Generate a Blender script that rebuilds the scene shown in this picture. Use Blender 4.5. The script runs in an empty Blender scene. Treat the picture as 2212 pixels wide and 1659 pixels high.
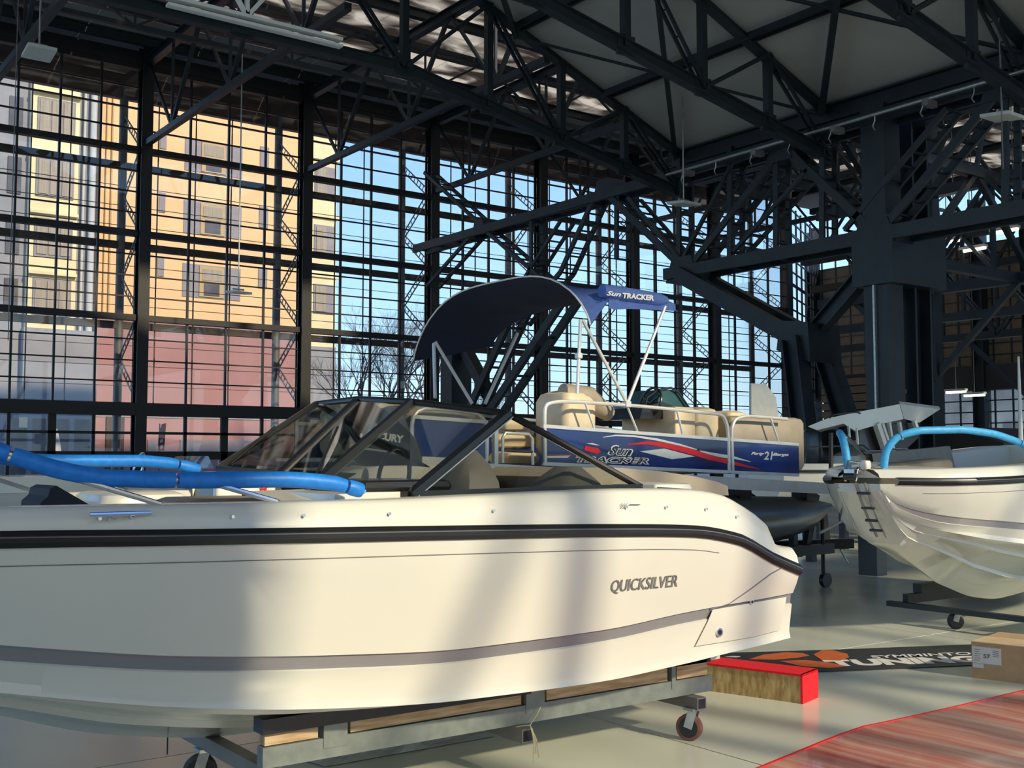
import bpy, math, random
import numpy as np
from mathutils import Vector, Matrix
random.seed(7)
S = bpy.context.scene
COL = S.collection
# ---------------------------------------------------------------- camera
FPX, CX, CY, W, H = 2420.0, 1106.0, 829.5, 2212.0, 1659.0
YAW = math.radians(36.4); PITCH = math.atan(161/2420.0); CZ = 1.6
cam = bpy.data.cameras.new('camera'); camo = bpy.data.objects.new('camera', cam); COL.objects.link(camo)
cam.sensor_fit = 'HORIZONTAL'; cam.sensor_width = 36; cam.lens = 36*FPX/W; cam.clip_end = 500; cam.clip_start = .05
camo.location = (0, 0, CZ); camo.rotation_euler = (math.pi/2+PITCH, 0, -YAW)
S.camera = camo
# ---------------------------------------------------------------- light and exposure
S.view_settings.view_transform = 'Standard'; S.view_settings.look = 'None'
S.view_settings.exposure = 0.14; S.view_settings.gamma = 1; S.view_settings.use_curve_mapping = False
wd = bpy.data.worlds.new('sky'); S.world = wd; wd.use_nodes = True
nt = wd.node_tree; nt.nodes.clear()
tc = nt.nodes.new('ShaderNodeTexCoord'); sx = nt.nodes.new('ShaderNodeSeparateXYZ'); cr = nt.nodes.new('ShaderNodeValToRGB')
bg = nt.nodes.new('ShaderNodeBackground'); wo = nt.nodes.new('ShaderNodeOutputWorld')
nt.links.new(tc.outputs['Generated'], sx.inputs[0]); nt.links.new(sx.outputs['Z'], cr.inputs[0])
nt.links.new(cr.outputs[0], bg.inputs[0]); nt.links.new(bg.outputs[0], wo.inputs[0])
e = cr.color_ramp.elements
e[0].position = 0.0; e[0].color = (.55, .72, .82, 1)
e[1].position = 1.0; e[1].color = (.12, .26, .62, 1)
k = cr.color_ramp.elements.new(.12); k.color = (.42, .68, .92, 1)
k = cr.color_ramp.elements.new(.35); k.color = (.20, .40, .82, 1)
bg.inputs[1].default_value = 1.45
sun = bpy.data.lights.new('sun', 'SUN'); suno = bpy.data.objects.new('sun', sun); COL.objects.link(suno)
sun.energy = 3.6; sun.angle = math.radians(2.2); sun.color = (1.0, .85, .58)
SAZ = math.radians(168.4); SEL = math.radians(28)
sdir = Vector((math.sin(SAZ)*math.cos(SEL), math.cos(SAZ)*math.cos(SEL), math.sin(SEL)))
suno.rotation_euler = sdir.to_track_quat('Z', 'Y').to_euler(); suno.location = (10, -20, 20)

# ---------------------------------------------------------------- where a photo point lies on a plane of the hall
RM = camo.rotation_euler.to_matrix()
def ray(px, py): return RM @ Vector(((px-CX)/FPX, -(py-CY)/FPX, -1.0))
def oy(px, py, Y): d = ray(px, py); t = Y/d.y; return Vector((d.x*t, Y, CZ+d.z*t))
def ox(px, py, X): d = ray(px, py); t = X/d.x; return Vector((X, d.y*t, CZ+d.z*t))
def oz(px, py, Z): d = ray(px, py); t = (Z-CZ)/d.z; return Vector((d.x*t, d.y*t, Z))

# ---------------------------------------------------------------- materials
def mat(name, col, rough=.5, metal=0, var=.0, scale=8, coat=0, bump=0, stretch=None, spec=.5, emit=0, col2=None):
    m = bpy.data.materials.new(name); m.use_nodes = True; t = m.node_tree; b = t.nodes['Principled BSDF']
    b.inputs['Base Color'].default_value = (*col, 1); b.inputs['Roughness'].default_value = rough
    b.inputs['Metallic'].default_value = metal; b.inputs['Coat Weight'].default_value = coat
    b.inputs['Coat Roughness'].default_value = .05; b.inputs['Specular IOR Level'].default_value = spec
    if emit: b.inputs['Emission Color'].default_value = (*col, 1); b.inputs['Emission Strength'].default_value = emit
    if var or bump or col2:
        tx = t.nodes.new('ShaderNodeTexCoord'); mp = t.nodes.new('ShaderNodeMapping'); n = t.nodes.new('ShaderNodeTexNoise')
        n.inputs['Scale'].default_value = scale; n.inputs['Detail'].default_value = 5
        if stretch: mp.inputs['Scale'].default_value = stretch
        t.links.new(tx.outputs['Object'], mp.inputs[0]); t.links.new(mp.outputs[0], n.inputs[0])
        if var or col2:
            r = t.nodes.new('ShaderNodeValToRGB'); t.links.new(n.outputs[0], r.inputs[0])
            a = col; c = col2 or tuple(min(1, x*(1+var)) for x in col)
            if not col2: a = tuple(x*(1-var) for x in col)
            r.color_ramp.elements[0].position = .35; r.color_ramp.elements[1].position = .65
            r.color_ramp.elements[0].color = (*a, 1); r.color_ramp.elements[1].color = (*c, 1)
            t.links.new(r.outputs[0], b.inputs['Base Color'])
        if bump:
            bp = t.nodes.new('ShaderNodeBump'); bp.inputs['Strength'].default_value = bump; bp.inputs['Distance'].default_value = .01
            t.links.new(n.outputs[0], bp.inputs['Height']); t.links.new(bp.outputs[0], b.inputs['Normal'])
    return m
def glassmat(name, tint, refl, rough=.02, thin=None):
    m = bpy.data.materials.new(name); m.use_nodes = True; t = m.node_tree; t.nodes.clear()
    o = t.nodes.new('ShaderNodeOutputMaterial'); mx = t.nodes.new('ShaderNodeMixShader'); tr = t.nodes.new('ShaderNodeBsdfTransparent')
    g = t.nodes.new('ShaderNodeBsdfGlossy'); lw = t.nodes.new('ShaderNodeLayerWeight'); mu = t.nodes.new('ShaderNodeMath'); mu.operation = 'MULTIPLY_ADD'
    tr.inputs[0].default_value = (*tint, 1); g.inputs['Roughness'].default_value = rough; lw.inputs[0].default_value = .25
    mu.inputs[1].default_value = refl; mu.inputs[2].default_value = .03; mu.use_clamp = True
    t.links.new(lw.outputs['Fresnel'], mu.inputs[0]); t.links.new(mu.outputs[0], mx.inputs[0])
    t.links.new(tr.outputs[0], mx.inputs[1]); t.links.new(g.outputs[0], mx.inputs[2]); t.links.new(mx.outputs[0], o.inputs[0])
    return m
M = dict(
 steel=mat('dark_steel', (.010, .016, .021), .45, .0, .25, 3, bump=.1),
 steel_black=mat('black_steel', (.008, .007, .0075), .5, 0, .2, 3),
 rail_paint=mat('grey_rail_paint', (.20, .23, .22), .4, .2, .12, 14),
 steel_brown=mat('brown_steel', (.075, .055, .050), .5, 0, .2, 4),
 steel_grey=mat('grey_steel', (.19, .18, .185), .5, .2, .15, 3),
 header=mat('header_sheet', (.15, .10, .088), .5, 0, .15, 2),
 galv=mat('galvanised', (.42, .44, .44), .35, .8, .12, 20),
 chrome=mat('polished_steel', (.75, .75, .76), .15, 1.0, .03, 5),
 alu=mat('aluminium', (.72, .73, .72), .35, .25, .06, 6),
 tube=mat('pontoon_metal', (.30, .32, .34), .32, .85, .12, 2),
 white=mat('gelcoat', (.73, .735, .66), .20, 0, .02, 1.2, coat=.6),
 deckwhite=mat('deck_gelcoat', (.75, .755, .69), .25, 0, .02, 2, coat=.3),
 band=mat('grey_band', (.24, .24, .26), .3, 0, .03, 3, coat=.4),
 rubber=mat('black_rubber', (.010, .011, .013), .35, 0, .2, 20),
 blackframe=mat('black_frame', (.006, .007, .008), .3, 0, .1, 10),
 foam=mat('blue_foam', (.012, .23, .78), .45, 0, .10, 30, bump=.15),
 foam_light=mat('light_blue_foam', (.06, .42, .80), .5, 0, .12, 30, bump=.15),
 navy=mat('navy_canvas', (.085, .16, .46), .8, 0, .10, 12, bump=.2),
 navyshade=mat('navy_shaded', (.012, .018, .045), .9, 0, .10, 12),
 panelblue=mat('blue_paint', (.005, .014, .09), .18, 0, .18, .8, coat=.6, col2=(.010, .045, .27)),
 red=mat('red_paint', (.75, .015, .02), .35, 0, .05, 8),
 stripe=mat('silver_graphic', (.72, .76, .74), .3, 0, .03, 5),
 print_white=mat('white_print', (.82, .82, .80), .5, 0, .02, 9),
 print_grey=mat('grey_print', (.20, .20, .21), .4, 0, .05, 9),
 cream=mat('cream_vinyl', (.72, .60, .42), .5, 0, .06, 6, bump=.15),
 beige=mat('beige_vinyl', (.36, .31, .24), .55, 0, .08, 6, bump=.15),
 seat=mat('grey_vinyl', (.12, .12, .118), .55, 0, .08, 6, bump=.15),
 darkcloth=mat('dark_cushion', (.025, .030, .045), .7, 0, .15, 8, bump=.2),
 black=mat('black_plastic', (.012, .012, .014), .3, 0, .1, 6, coat=.3),
 wood=mat('pine_board', (.40, .25, .13), .7, 0, .3, 6, stretch=(.8, 8, 8), bump=.3, col2=(.62, .47, .30)),
 osb=mat('osb_board', (.34, .22, .08), .75, 0, .3, 28, stretch=(1, 1, .35), bump=.5, col2=(.60, .43, .20)),
 redcarpet=mat('red_felt', (.80, .010, .02), .9, 0, .08, 60, bump=.2),
 card=mat('cardboard', (.52, .35, .19), .85, 0, .07, 10),
 cardlight=mat('cardboard_tape', (.66, .50, .30), .6, 0, .07, 10),
 label=mat('paper_label', (.75, .74, .70), .6, 0, .03, 10),
 banner=mat('banner_vinyl', (.030, .033, .038), .45, 0, .2, 6),
 orange=mat('orange_print', (.62, .14, .035), .5, 0, .12, 12),
 rope=mat('yellow_twine', (.66, .58, .34), .8, 0, .1, 30),
 plastic=mat('crumpled_film', (.62, .64, .62), .2, 0, .12, 14, bump=.6),
 wheelred=mat('red_tyre', (.20, .085, .07), .6, 0, .2, 20),
 lamp=mat('lamp_glow', (1.0, .93, .74), .5, emit=4),
 lampoff=mat('lamp_cover', (.55, .56, .53), .4, 0, .05, 10),
 ceil=mat('ceiling_panel', (.31, .31, .29), .8, 0, .06, .7),
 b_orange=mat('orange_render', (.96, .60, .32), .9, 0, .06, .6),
 b_shaded=mat('shaded_render', (.46, .24, .23), .9, 0, .06, .6),
 b_yellow=mat('pale_stone', (.90, .76, .46), .9, 0, .10, .8),
 b_grey=mat('grey_stone', (.34, .33, .35), .9, 0, .10, .8),
 b_brown=mat('brown_cladding', (.10, .050, .026), .7, 0, .15, 2),
 b_pipe=mat('pale_pilaster', (.60, .60, .60), .7, 0, .05, 2),
 b_frame=mat('window_frame', (.55, .38, .20), .6, 0, .05, 2),
 b_sill=mat('window_sill_plaster', (.32, .28, .30), .7, 0, .05, 2),
 b_glass=mat('house_glass', (.14, .13, .14), .12, 0, .2, 1.5),
 b_curtain=mat('house_blind', (.40, .33, .26), .7, 0, .15, 3, stretch=(6, 6, .2)),
 asphalt=mat('street', (.16, .15, .15), .9, 0, .12, 1),
 bark=mat('bare_branches', (.14, .11, .10), .9, 0, .2, 8),
 flag=mat('flag_cloth', (.50, .01, .03), .7, 0, .08, 8),
 parasol=mat('parasol_cloth', (.72, .70, .68), .7, 0, .08, 8),
 slat=mat('brown_slat', (.17, .12, .075), .7, 0, .1, 3),
 darkwall=mat('dark_wall', (.030, .028, .028), .8, 0, .15, 1),
 greenglass=mat('green_screen', (.03, .10, .09), .1, 0, .1, 5),
 soffit=mat('grey_soffit', (.24, .235, .22), .8, 0, .08, 1),
 palewall=mat('pale_backdrop', (.55, .55, .52), .8, 0, .2, .8),
 glass=glassmat('facade_glass', (.96, .97, .97), .35),
 wind=glassmat('smoked_glass', (.88, .89, .86), .62),
 rearglass=glassmat('rear_glass', (.82, .80, .76), .3),
)
def frostmat():
    m = bpy.data.materials.new('frosted_fill_sheet'); m.use_nodes = True; t = m.node_tree; t.nodes.clear()
    o = t.nodes.new('ShaderNodeOutputMaterial'); mx = t.nodes.new('ShaderNodeMixShader'); mx.inputs[0].default_value = .75
    tr = t.nodes.new('ShaderNodeBsdfTranslucent'); df = t.nodes.new('ShaderNodeBsdfDiffuse'); tr.inputs[0].default_value = (.66, .62, .56, 1); df.inputs[0].default_value = (.7, .68, .62, 1)
    t.links.new(df.outputs[0], mx.inputs[1]); t.links.new(tr.outputs[0], mx.inputs[2]); t.links.new(mx.outputs[0], o.inputs[0]); return m
M['frost'] = frostmat()
# polished floor
m = M['floor'] = mat('polished_floor', (.64, .67, .58), .22, 0, .10, .9, coat=0, stretch=(1, .35, 1)); t = m.node_tree
n2 = t.nodes.new('ShaderNodeTexNoise'); n2.inputs['Scale'].default_value = 3; n2.inputs['Detail'].default_value = 6
mr = t.nodes.new('ShaderNodeMapRange'); mr.inputs[3].default_value = .12; mr.inputs[4].default_value = .34
t.links.new(n2.outputs[0], mr.inputs[0]); t.links.new(mr.outputs[0], t.nodes['Principled BSDF'].inputs['Roughness'])
# red carpet under transparent film
m = M['film'] = mat('red_carpet_under_film', (.48, .035, .03), .35, 0, .2, 2.6, stretch=(4, .22, 1), bump=.6, col2=(.66, .36, .27))
m.node_tree.nodes['Principled BSDF'].inputs['Coat Weight'].default_value = .5
# translucent roof sheets, sunlit patches and shade put into the colour
def deckmat():
    m = bpy.data.materials.new('translucent_sheet'); m.use_nodes = True; t = m.node_tree; t.nodes.clear()
    o = t.nodes.new('ShaderNodeOutputMaterial'); mx = t.nodes.new('ShaderNodeMixShader'); mx.inputs[0].default_value = .8
    tr = t.nodes.new('ShaderNodeBsdfTranslucent'); df = t.nodes.new('ShaderNodeBsdfDiffuse')
    tx = t.nodes.new('ShaderNodeTexCoord'); mp = t.nodes.new('ShaderNodeMapping'); mp.inputs['Scale'].default_value = (.7, 1.6, 1)
    n = t.nodes.new('ShaderNodeTexNoise'); n.inputs['Scale'].default_value = .9; n.inputs['Detail'].default_value = 7; n.inputs['Distortion'].default_value = 1.0
    r = t.nodes.new('ShaderNodeValToRGB'); r.color_ramp.elements[0].position = .42; r.color_ramp.elements[1].position = .62
    r.color_ramp.elements[0].color = (.22, .18, .14, 1); r.color_ramp.elements[1].color = (1.0, .88, .70, 1)
    t.links.new(tx.outputs['Object'], mp.inputs[0]); t.links.new(mp.outputs[0], n.inputs[0]); t.links.new(n.outputs[0], r.inputs[0])
    t.links.new(r.outputs[0], tr.inputs[0]); t.links.new(r.outputs[0], df.inputs[0])
    t.links.new(df.outputs[0], mx.inputs[1]); t.links.new(tr.outputs[0], mx.inputs[2]); t.links.new(mx.outputs[0], o.inputs[0])
    return m
M['deck'] = deckmat()

# ---------------------------------------------------------------- mesh helpers
class MB:
    def __init__(s): s.v = []; s.f = []
    def add(s, vs, fs):
        n = len(s.v); s.v += [tuple(v) for v in vs]; s.f += [tuple(i+n for i in f) for f in fs]; return s
    def box(s, a, b):
        x0, y0, z0 = [min(p, q) for p, q in zip(a, b)]; x1, y1, z1 = [max(p, q) for p, q in zip(a, b)]
        return s.add([(x0,y0,z0),(x1,y0,z0),(x1,y1,z0),(x0,y1,z0),(x0,y0,z1),(x1,y0,z1),(x1,y1,z1),(x0,y1,z1)],
                     [(0,3,2,1),(4,5,6,7),(0,1,5,4),(1,2,6,5),(2,3,7,6),(3,0,4,7)])
    def beam(s, p, q, w, h=None, up=(0, 0, 1)):
        h = h or w; p = Vector(p); q = Vector(q); d = (q-p).normalized(); u = Vector(up)
        if abs(d.dot(u)) > .98: u = Vector((0, 1, 0))
        r = d.cross(u).normalized(); u = r.cross(d).normalized(); vs = []
        for c in (p, q):
            for a, b in ((-1,-1),(1,-1),(1,1),(-1,1)): vs.append(c+r*a*w/2+u*b*h/2)
        return s.add(vs, [(0,1,2,3),(7,6,5,4),(0,4,5,1),(1,5,6,2),(2,6,7,3),(3,7,4,0)])
    def ibeam(s, p, q, w, h, up=(0, 0, 1)):      # flanges and web
        p = Vector(p); q = Vector(q); d = (q-p).normalized(); u = Vector(up)
        if abs(d.dot(u)) > .98: u = Vector((0, 1, 0))
        r = d.cross(u).normalized(); u = r.cross(d).normalized(); k = u*(h/2-h*.05)
        s.beam(p+k, q+k, w, h*.1, up); s.beam(p-k, q-k, w, h*.1, up); return s.beam(p, q, w*.16, h*.82, up)
    def twin(s, p, q, w, h, gap, axis, n=8):     # two channels joined by battens
        p = Vector(p); q = Vector(q); a = Vector(axis)*gap/2
        s.beam(p+a, q+a, w, h); s.beam(p-a, q-a, w, h)
        for i in range(n+1):
            c = p.lerp(q, i/n); s.beam(c-a, c+a, w*.8, w*.5)
        return s
    def tube(s, pts, r, n=8, closed=False, cap=True):
        pts = [Vector(p) for p in pts]; m = len(pts); rs = r if isinstance(r, (list, tuple)) else [r]*m
        prev = None; base = len(s.v)
        for i, p in enumerate(pts):
            a = pts[(i-1) % m] if (closed or i) else p; b = pts[(i+1) % m] if (closed or i < m-1) else p
            d = (b-a).normalized()
            if prev is None:
                u = Vector((0, 0, 1)) if abs(d.z) < .9 else Vector((1, 0, 0)); u = (u-d*u.dot(d)).normalized()
            else: u = (prev-d*prev.dot(d)).normalized()
            prev = u; w = d.cross(u)
            for k in range(n):
                t = 2*math.pi*k/n; s.v.append(tuple(p+(u*math.cos(t)+w*math.sin(t))*rs[i]))
        for i in range(m if closed else m-1):
            for k in range(n):
                a = base+i*n; b = base+((i+1) % m)*n; s.f.append((a+k, a+(k+1) % n, b+(k+1) % n, b+k))
        if cap and not closed:
            s.f.append(tuple(base+k for k in reversed(range(n)))); s.f.append(tuple(base+(m-1)*n+k for k in range(n)))
        return s
    def cyl(s, p, q, r, n=16): return s.tube([p, q], r, n)
    def grid(s, rows, closed=False):
        n = len(rows[0]); b = len(s.v)
        for r in rows: s.v += [tuple(p) for p in r]
        for i in range(len(rows)-1):
            for j in range(n if closed else n-1):
                a = b+i*n; c = a+n; k = (j+1) % n; s.f.append((a+j, a+k, c+k, c+j))
        return s
    def prism(s, pts, off):                       # polygon pushed along a vector
        n = len(pts); o = Vector(off); vs = [Vector(p) for p in pts]; vs += [p+o for p in vs]
        return s.add(vs, [tuple(range(n))[::-1], tuple(range(n, 2*n))]+[(i, (i+1) % n, n+(i+1) % n, n+i) for i in range(n)])
    def soft(s, a, b, r=.03):                     # cushion: box with rounded, crowned edges
        x0, y0, z0 = [min(p, q) for p, q in zip(a, b)]; x1, y1, z1 = [max(p, q) for p, q in zip(a, b)]
        r = min(r, (x1-x0)/2.2, (y1-y0)/2.2, (z1-z0)/2.2); rows = []
        for zz, i in ((z0, r), (z0+r*.3, r*.3), (z0+r, 0), (z1-r, 0), (z1-r*.3, r*.3), (z1, r)):
            X0, X1, Y0, Y1 = x0+i, x1-i, y0+i, y1-i; c = r*.6
            rows.append([(X0+c,Y0,zz),(X1-c,Y0,zz),(X1-c*.3,Y0+c*.3,zz),(X1,Y0+c,zz),(X1,Y1-c,zz),(X1-c*.3,Y1-c*.3,zz),(X1-c,Y1,zz),(X0+c,Y1,zz),(X0+c*.3,Y1-c*.3,zz),(X0,Y1-c,zz),(X0,Y0+c,zz),(X0+c*.3,Y0+c*.3,zz)])
        k = len(s.v); s.grid(rows, True); s.f.append(tuple(k+i for i in reversed(range(12)))); s.f.append(tuple(k+60+i for i in range(12))); return s
def wloc(o):
    v = Vector((0, 0, 0))
    while o: v = v+o.location; o = o.parent
    return v
def obj(name, mb, m, parent=None, smooth=False, label=None, kind=None, loc=None):
    off = wloc(parent) if parent else Vector((0, 0, 0))
    if loc is not None: off = Vector(loc)
    me = bpy.data.meshes.new(name); me.from_pydata([(v[0]-off.x, v[1]-off.y, v[2]-off.z) for v in mb.v], [], mb.f)
    me.materials.append(M[m] if isinstance(m, str) else m)
    if smooth:
        me.polygons.foreach_set('use_smooth', [True]*len(me.polygons)); me.set_sharp_from_angle(angle=math.radians(38))
    me.update(); o = bpy.data.objects.new(name, me); COL.objects.link(o)
    if parent: o.parent = parent
    elif loc is not None: o.location = loc
    if label: o['label'] = label
    if kind: o['kind'] = kind
    return o
def tag(o, label, cat, group=None):
    o['label'] = label; o['category'] = cat
    if group: o['group'] = group
    return o
def thing(name, label, cat, loc=(0, 0, 0), group=None):
    o = bpy.data.objects.new(name, None); o.empty_display_size = .2; COL.objects.link(o); o.location = loc
    return tag(o, label, cat, group)
def struct(name, loc=(0, 0, 0)):
    o = bpy.data.objects.new(name, None); COL.objects.link(o); o.location = loc; o['kind'] = 'structure'; return o
def B(p, q, w, h=None, up=(0, 0, 1)): return MB().beam(p, q, w, h, up)
def inst(name, mesh, parent, loc, scale=(1, 1, 1)):
    o = bpy.data.objects.new(name, mesh); COL.objects.link(o); o.parent = parent; o.location = loc; o.scale = scale; return o
def dup(root, loc, label=None, group=None):
    r = root.copy(); COL.objects.link(r); r.location = loc
    if label: r['label'] = label
    if group: r['group'] = group
    for ch in root.children:
        c = ch.copy(); COL.objects.link(c); c.parent = r
        for g in ch.children:
            d = g.copy(); COL.objects.link(d); d.parent = c
    return r
def text_flat(body, shear=0.0, bold=0.0):
    cu = bpy.data.curves.new('lettering', 'FONT'); cu.body = body; cu.shear = shear; cu.offset = bold; cu.resolution_u = 3
    o = bpy.data.objects.new('lettering', cu); COL.objects.link(o); bpy.context.view_layer.update()
    me = bpy.data.meshes.new_from_object(o.evaluated_get(bpy.context.evaluated_depsgraph_get()))
    vs = [tuple(v.co) for v in me.vertices]; fs = [tuple(p.vertices) for p in me.polygons]
    bpy.data.objects.remove(o); bpy.data.curves.remove(cu); bpy.data.meshes.remove(me)
    x0 = min(v[0] for v in vs); x1 = max(v[0] for v in vs); y0 = min(v[1] for v in vs); y1 = max(v[1] for v in vs)
    return [((v[0]-x0)/(x1-x0), (v[1]-y0)/(y1-y0)) for v in vs], fs
def text_on(body, fn, shear=0.0, bold=0.0):        # fn maps 0..1 across and 0..1 up to a surface point
    vs, fs = text_flat(body, shear, bold); return MB().add([fn(u, v) for u, v in vs], fs)
def herm(xs, ys, x):
    if x <= xs[0]: return ys[0]
    if x >= xs[-1]: return ys[-1]
    i = max(j for j in range(len(xs)) if xs[j] <= x); i = min(i, len(xs)-2)
    sl = lambda j: (ys[j+1]-ys[j])/(xs[j+1]-xs[j])
    def d(j):
        if j == 0 or j == len(xs)-1: return sl(min(j, len(xs)-2))
        a, b = sl(j-1), sl(j); return 0 if a*b <= 0 else 2*a*b/(a+b)
    h = xs[i+1]-xs[i]; t = (x-xs[i])/h
    return (2*t**3-3*t*t+1)*ys[i]+(t**3-2*t*t+t)*h*d(i)+(-2*t**3+3*t*t)*ys[i+1]+(t**3-t*t)*h*d(i+1)
# ================================================================ SETTING
FY, GY = 30.0, 31.9            # inner and outer line of the glazed front
floor = struct('floor')
xs = [-14, -9.2, -4.6, 0, 4.6, 9.2, 13.8, 18.4, 23, 27.6, 32.2, 36.8, 41]
ys = [-3, 1.5, 6.05, 10.6, 15.2, 19.8, 24.4, 30.2]
for i in range(len(xs)-1):
    for j in range(len(ys)-1):
        obj('floor_slab', MB().box((xs[i]+.006, ys[j]+.006, -.2), (xs[i+1]-.006, ys[j+1]-.006, 0)), 'floor', floor)
obj('joint_bed', MB().box((-14, -3, -.25), (41, 30.2, -.012)), 'darkwall', floor)
o = struct('trim_1'); obj('street', MB().box((-80, 30.3, -.3), (160, 200, -.1)), 'asphalt', o)

colX = [-3.5, .9, 5.3, 9.73, 14.5, 18.95, 23.35, 27.6, 31.85, 36.1]
ZT = [3.08+2.28*i for i in range(5)]           # 3.08 .. 12.2
fac = struct('wall_left', (0, FY, 0)); fac2 = struct('wall_left_outer', (0, GY, 0)); fac2.name = 'wall_back'
pm = MB().box((-.5, -.006, -.5), (.5, .006, .5)); pme = bpy.data.meshes.new('pane'); pme.from_pydata(pm.v, [], pm.f); pme.materials.append(M['glass'])
npane = 0; rest = MB()
for i, x in enumerate(colX):
    c = MB().ibeam((x, FY, 0), (x, FY, 12.8), .30, .42, (0, 1, 0)); obj('column', c, 'steel_black', fac)
    t = MB().tube([(x, GY, 0), (x, GY, 12.2)], .12, 14); obj('tube_column', t, 'steel_grey', fac2, True)
    # ladder-like struts between column and outer tube
    z = 3.2; k = 0
    while z < 11.2:
        m = MB(); a = Vector((x, FY+.22, z)); b = Vector((x, GY-.1, z+1.15))
        if k % 2: a, b = Vector((x, FY+.22, z+1.15)), Vector((x, GY-.1, z))
        d = (b-a).normalized(); n = Vector((0, -d.z, d.y))*.09
        m.beam(a+n, b+n, .03); m.beam(a-n, b-n, .03)
        for s in range(1, 9): c = a.lerp(b, s/9); m.beam(c-n, c+n, .02)
        obj('ladder_strut', m, 'steel_grey', fac2); z += 1.15; k += 1
for i in range(len(colX)-1):
    x0, x1 = colX[i]+.15, colX[i+1]-.15; w = (x1-x0)
    for j in range(1, 4):
        x = x0+w*j/4
        obj('mullion', B((x, FY, 2.9), (x, FY, 12.2), .05, .09, (0, 1, 0)), 'steel_black', fac)
        obj('mullion', B((x-.25, GY, 2.9), (x-.25, GY, 12.2), .028, .04, (0, 1, 0)), 'steel_brown', fac2)
    for k in range(17):
        z = ZT[0]+.57*k
        if k % 4 == 0:
            if k: obj('rail_beam', B((x0, FY, z), (x1, FY, z), .22, .16), 'steel_black', fac); obj('rail_beam', B((colX[i], GY, z), (colX[i+1], GY, z), .16, .20), 'steel_brown', fac2)
        else:
            obj('transom', B((x0, FY, z), (x1, FY, z), .06, .036), 'steel_black', fac)
            obj('transom', B((colX[i], GY, z), (colX[i+1], GY, z), .025, .015), 'steel_brown', fac2)
    for k in range(16):
        for j in range(4):
            c = (x0+w*(j+.5)/4, 0, ZT[0]+.57*(k+.5))
            if i >= 2 and npane < 300: inst('pane', pme, fac, c, (w/4-.07, 1, .51)); npane += 1
            else: rest.box((c[0]-w/8+.03, FY-.006, c[2]-.25), (c[0]+w/8-.03, FY+.006, c[2]+.25))
    obj('base_beam', MB().box((colX[i], FY-.2, 2.74), (colX[i+1], FY+.2, 3.08)), 'steel_black', fac)
    obj('header_panel', MB().box((colX[i], GY-.1, 11.85), (colX[i+1], GY+.1, 12.85)), 'header', fac2)
    obj('header_beam', MB().box((colX[i], FY-.15, 12.25), (colX[i+1], FY+.15, 12.6)), 'steel_black', fac)
    # door level
    for j in range(1, 4):
        x = x0+w*j/4; obj('door_post', B((x, FY, 0), (x, FY, 2.76), .20 if j == 2 else .08, .10, (0, 1, 0)), 'steel_black', fac)
    for z, h in ((2.28, .07), (1.68, .22), (.1, .2)): obj('door_rail', B((x0, FY, z), (x1, FY, z), .1, h), 'steel_black', fac)
    for j in range(4): rest.box((x0+w*j/4+.05, FY-.005, .2), (x0+w*(j+1)/4-.05, FY+.005, 2.7))
obj('glazing', rest, 'glass', fac, kind='stuff')

# slanted end bay of the front
fe = struct('wall_far'); a = Vector((36.1, 30, 0)); b = Vector((41.6, 32.9, 0)); d = (b-a)
for j in range(7):
    p = a+d*j/6; obj('mullion', B(p, p+Vector((0, 0, 12.2)), .06 if j not in (0, 6) else .3), 'steel', fe)
for k in range(23):
    z = .4+.57*k*.93; obj('transom', B(a+Vector((0, 0, z)), b+Vector((0, 0, z)), .06, .12 if k % 4 == 0 else .05), 'steel', fe)
obj('pane', MB().add([a+Vector((0, 0, 0)), b, b+Vector((0, 0, 12)), a+Vector((0, 0, 12))], [(0, 1, 2, 3)]), 'glass', fe)
# end wall to the right
we = struct('wall_right', (41.6, 0, 0))
obj('upper_wall', MB().box((41.6, -6, 5.25), (41.9, 33, 10.2)), 'slat', we)
obj('parapet', MB().box((41.3, -6, 4.3), (41.9, 33, 5.3)), 'darkwall', we)
obj('plinth', MB().box((41.5, -6, 0), (41.9, 33, 1.9)), 'darkwall', we)
for y in np.arange(-4, 33, 4.1): obj('column', MB().ibeam((41.4, y, 0), (41.4, y, 12), .5, .5, (0, 1, 0)), 'steel', we)
for y in np.arange(-5, 33, .75): obj('mullion', B((41.6, y, 1.9), (41.6, y, 12), .06), 'steel', we)
for z in np.arange(2.1, 12, .45): obj('transom', B((41.6, -6, z), (41.6, 33, z), .05), 'steel', we)
for k in range(14): obj('slat', MB().box((38.2, 27.2, .3+k*.33), (38.3, 30.0, .58+k*.33)), 'slat', we)
obj('slat_post', MB().box((38.3, 27.3, 0), (38.5, 29.9, 5)), 'darkwall', we)

po = thing('pale_warehouse', 'pale building wall seen through the far right windows', 'building', (48, 18, 0)); obj('wall', MB().box((48, -12, -.1), (52, 31, 5.2)), 'palewall', po)
for k in range(9): obj('wall_opening', MB().box((47.9, -10+4.4*k, .6), (48, -7.6+4.4*k, 3.2)), 'b_sill', po)
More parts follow.
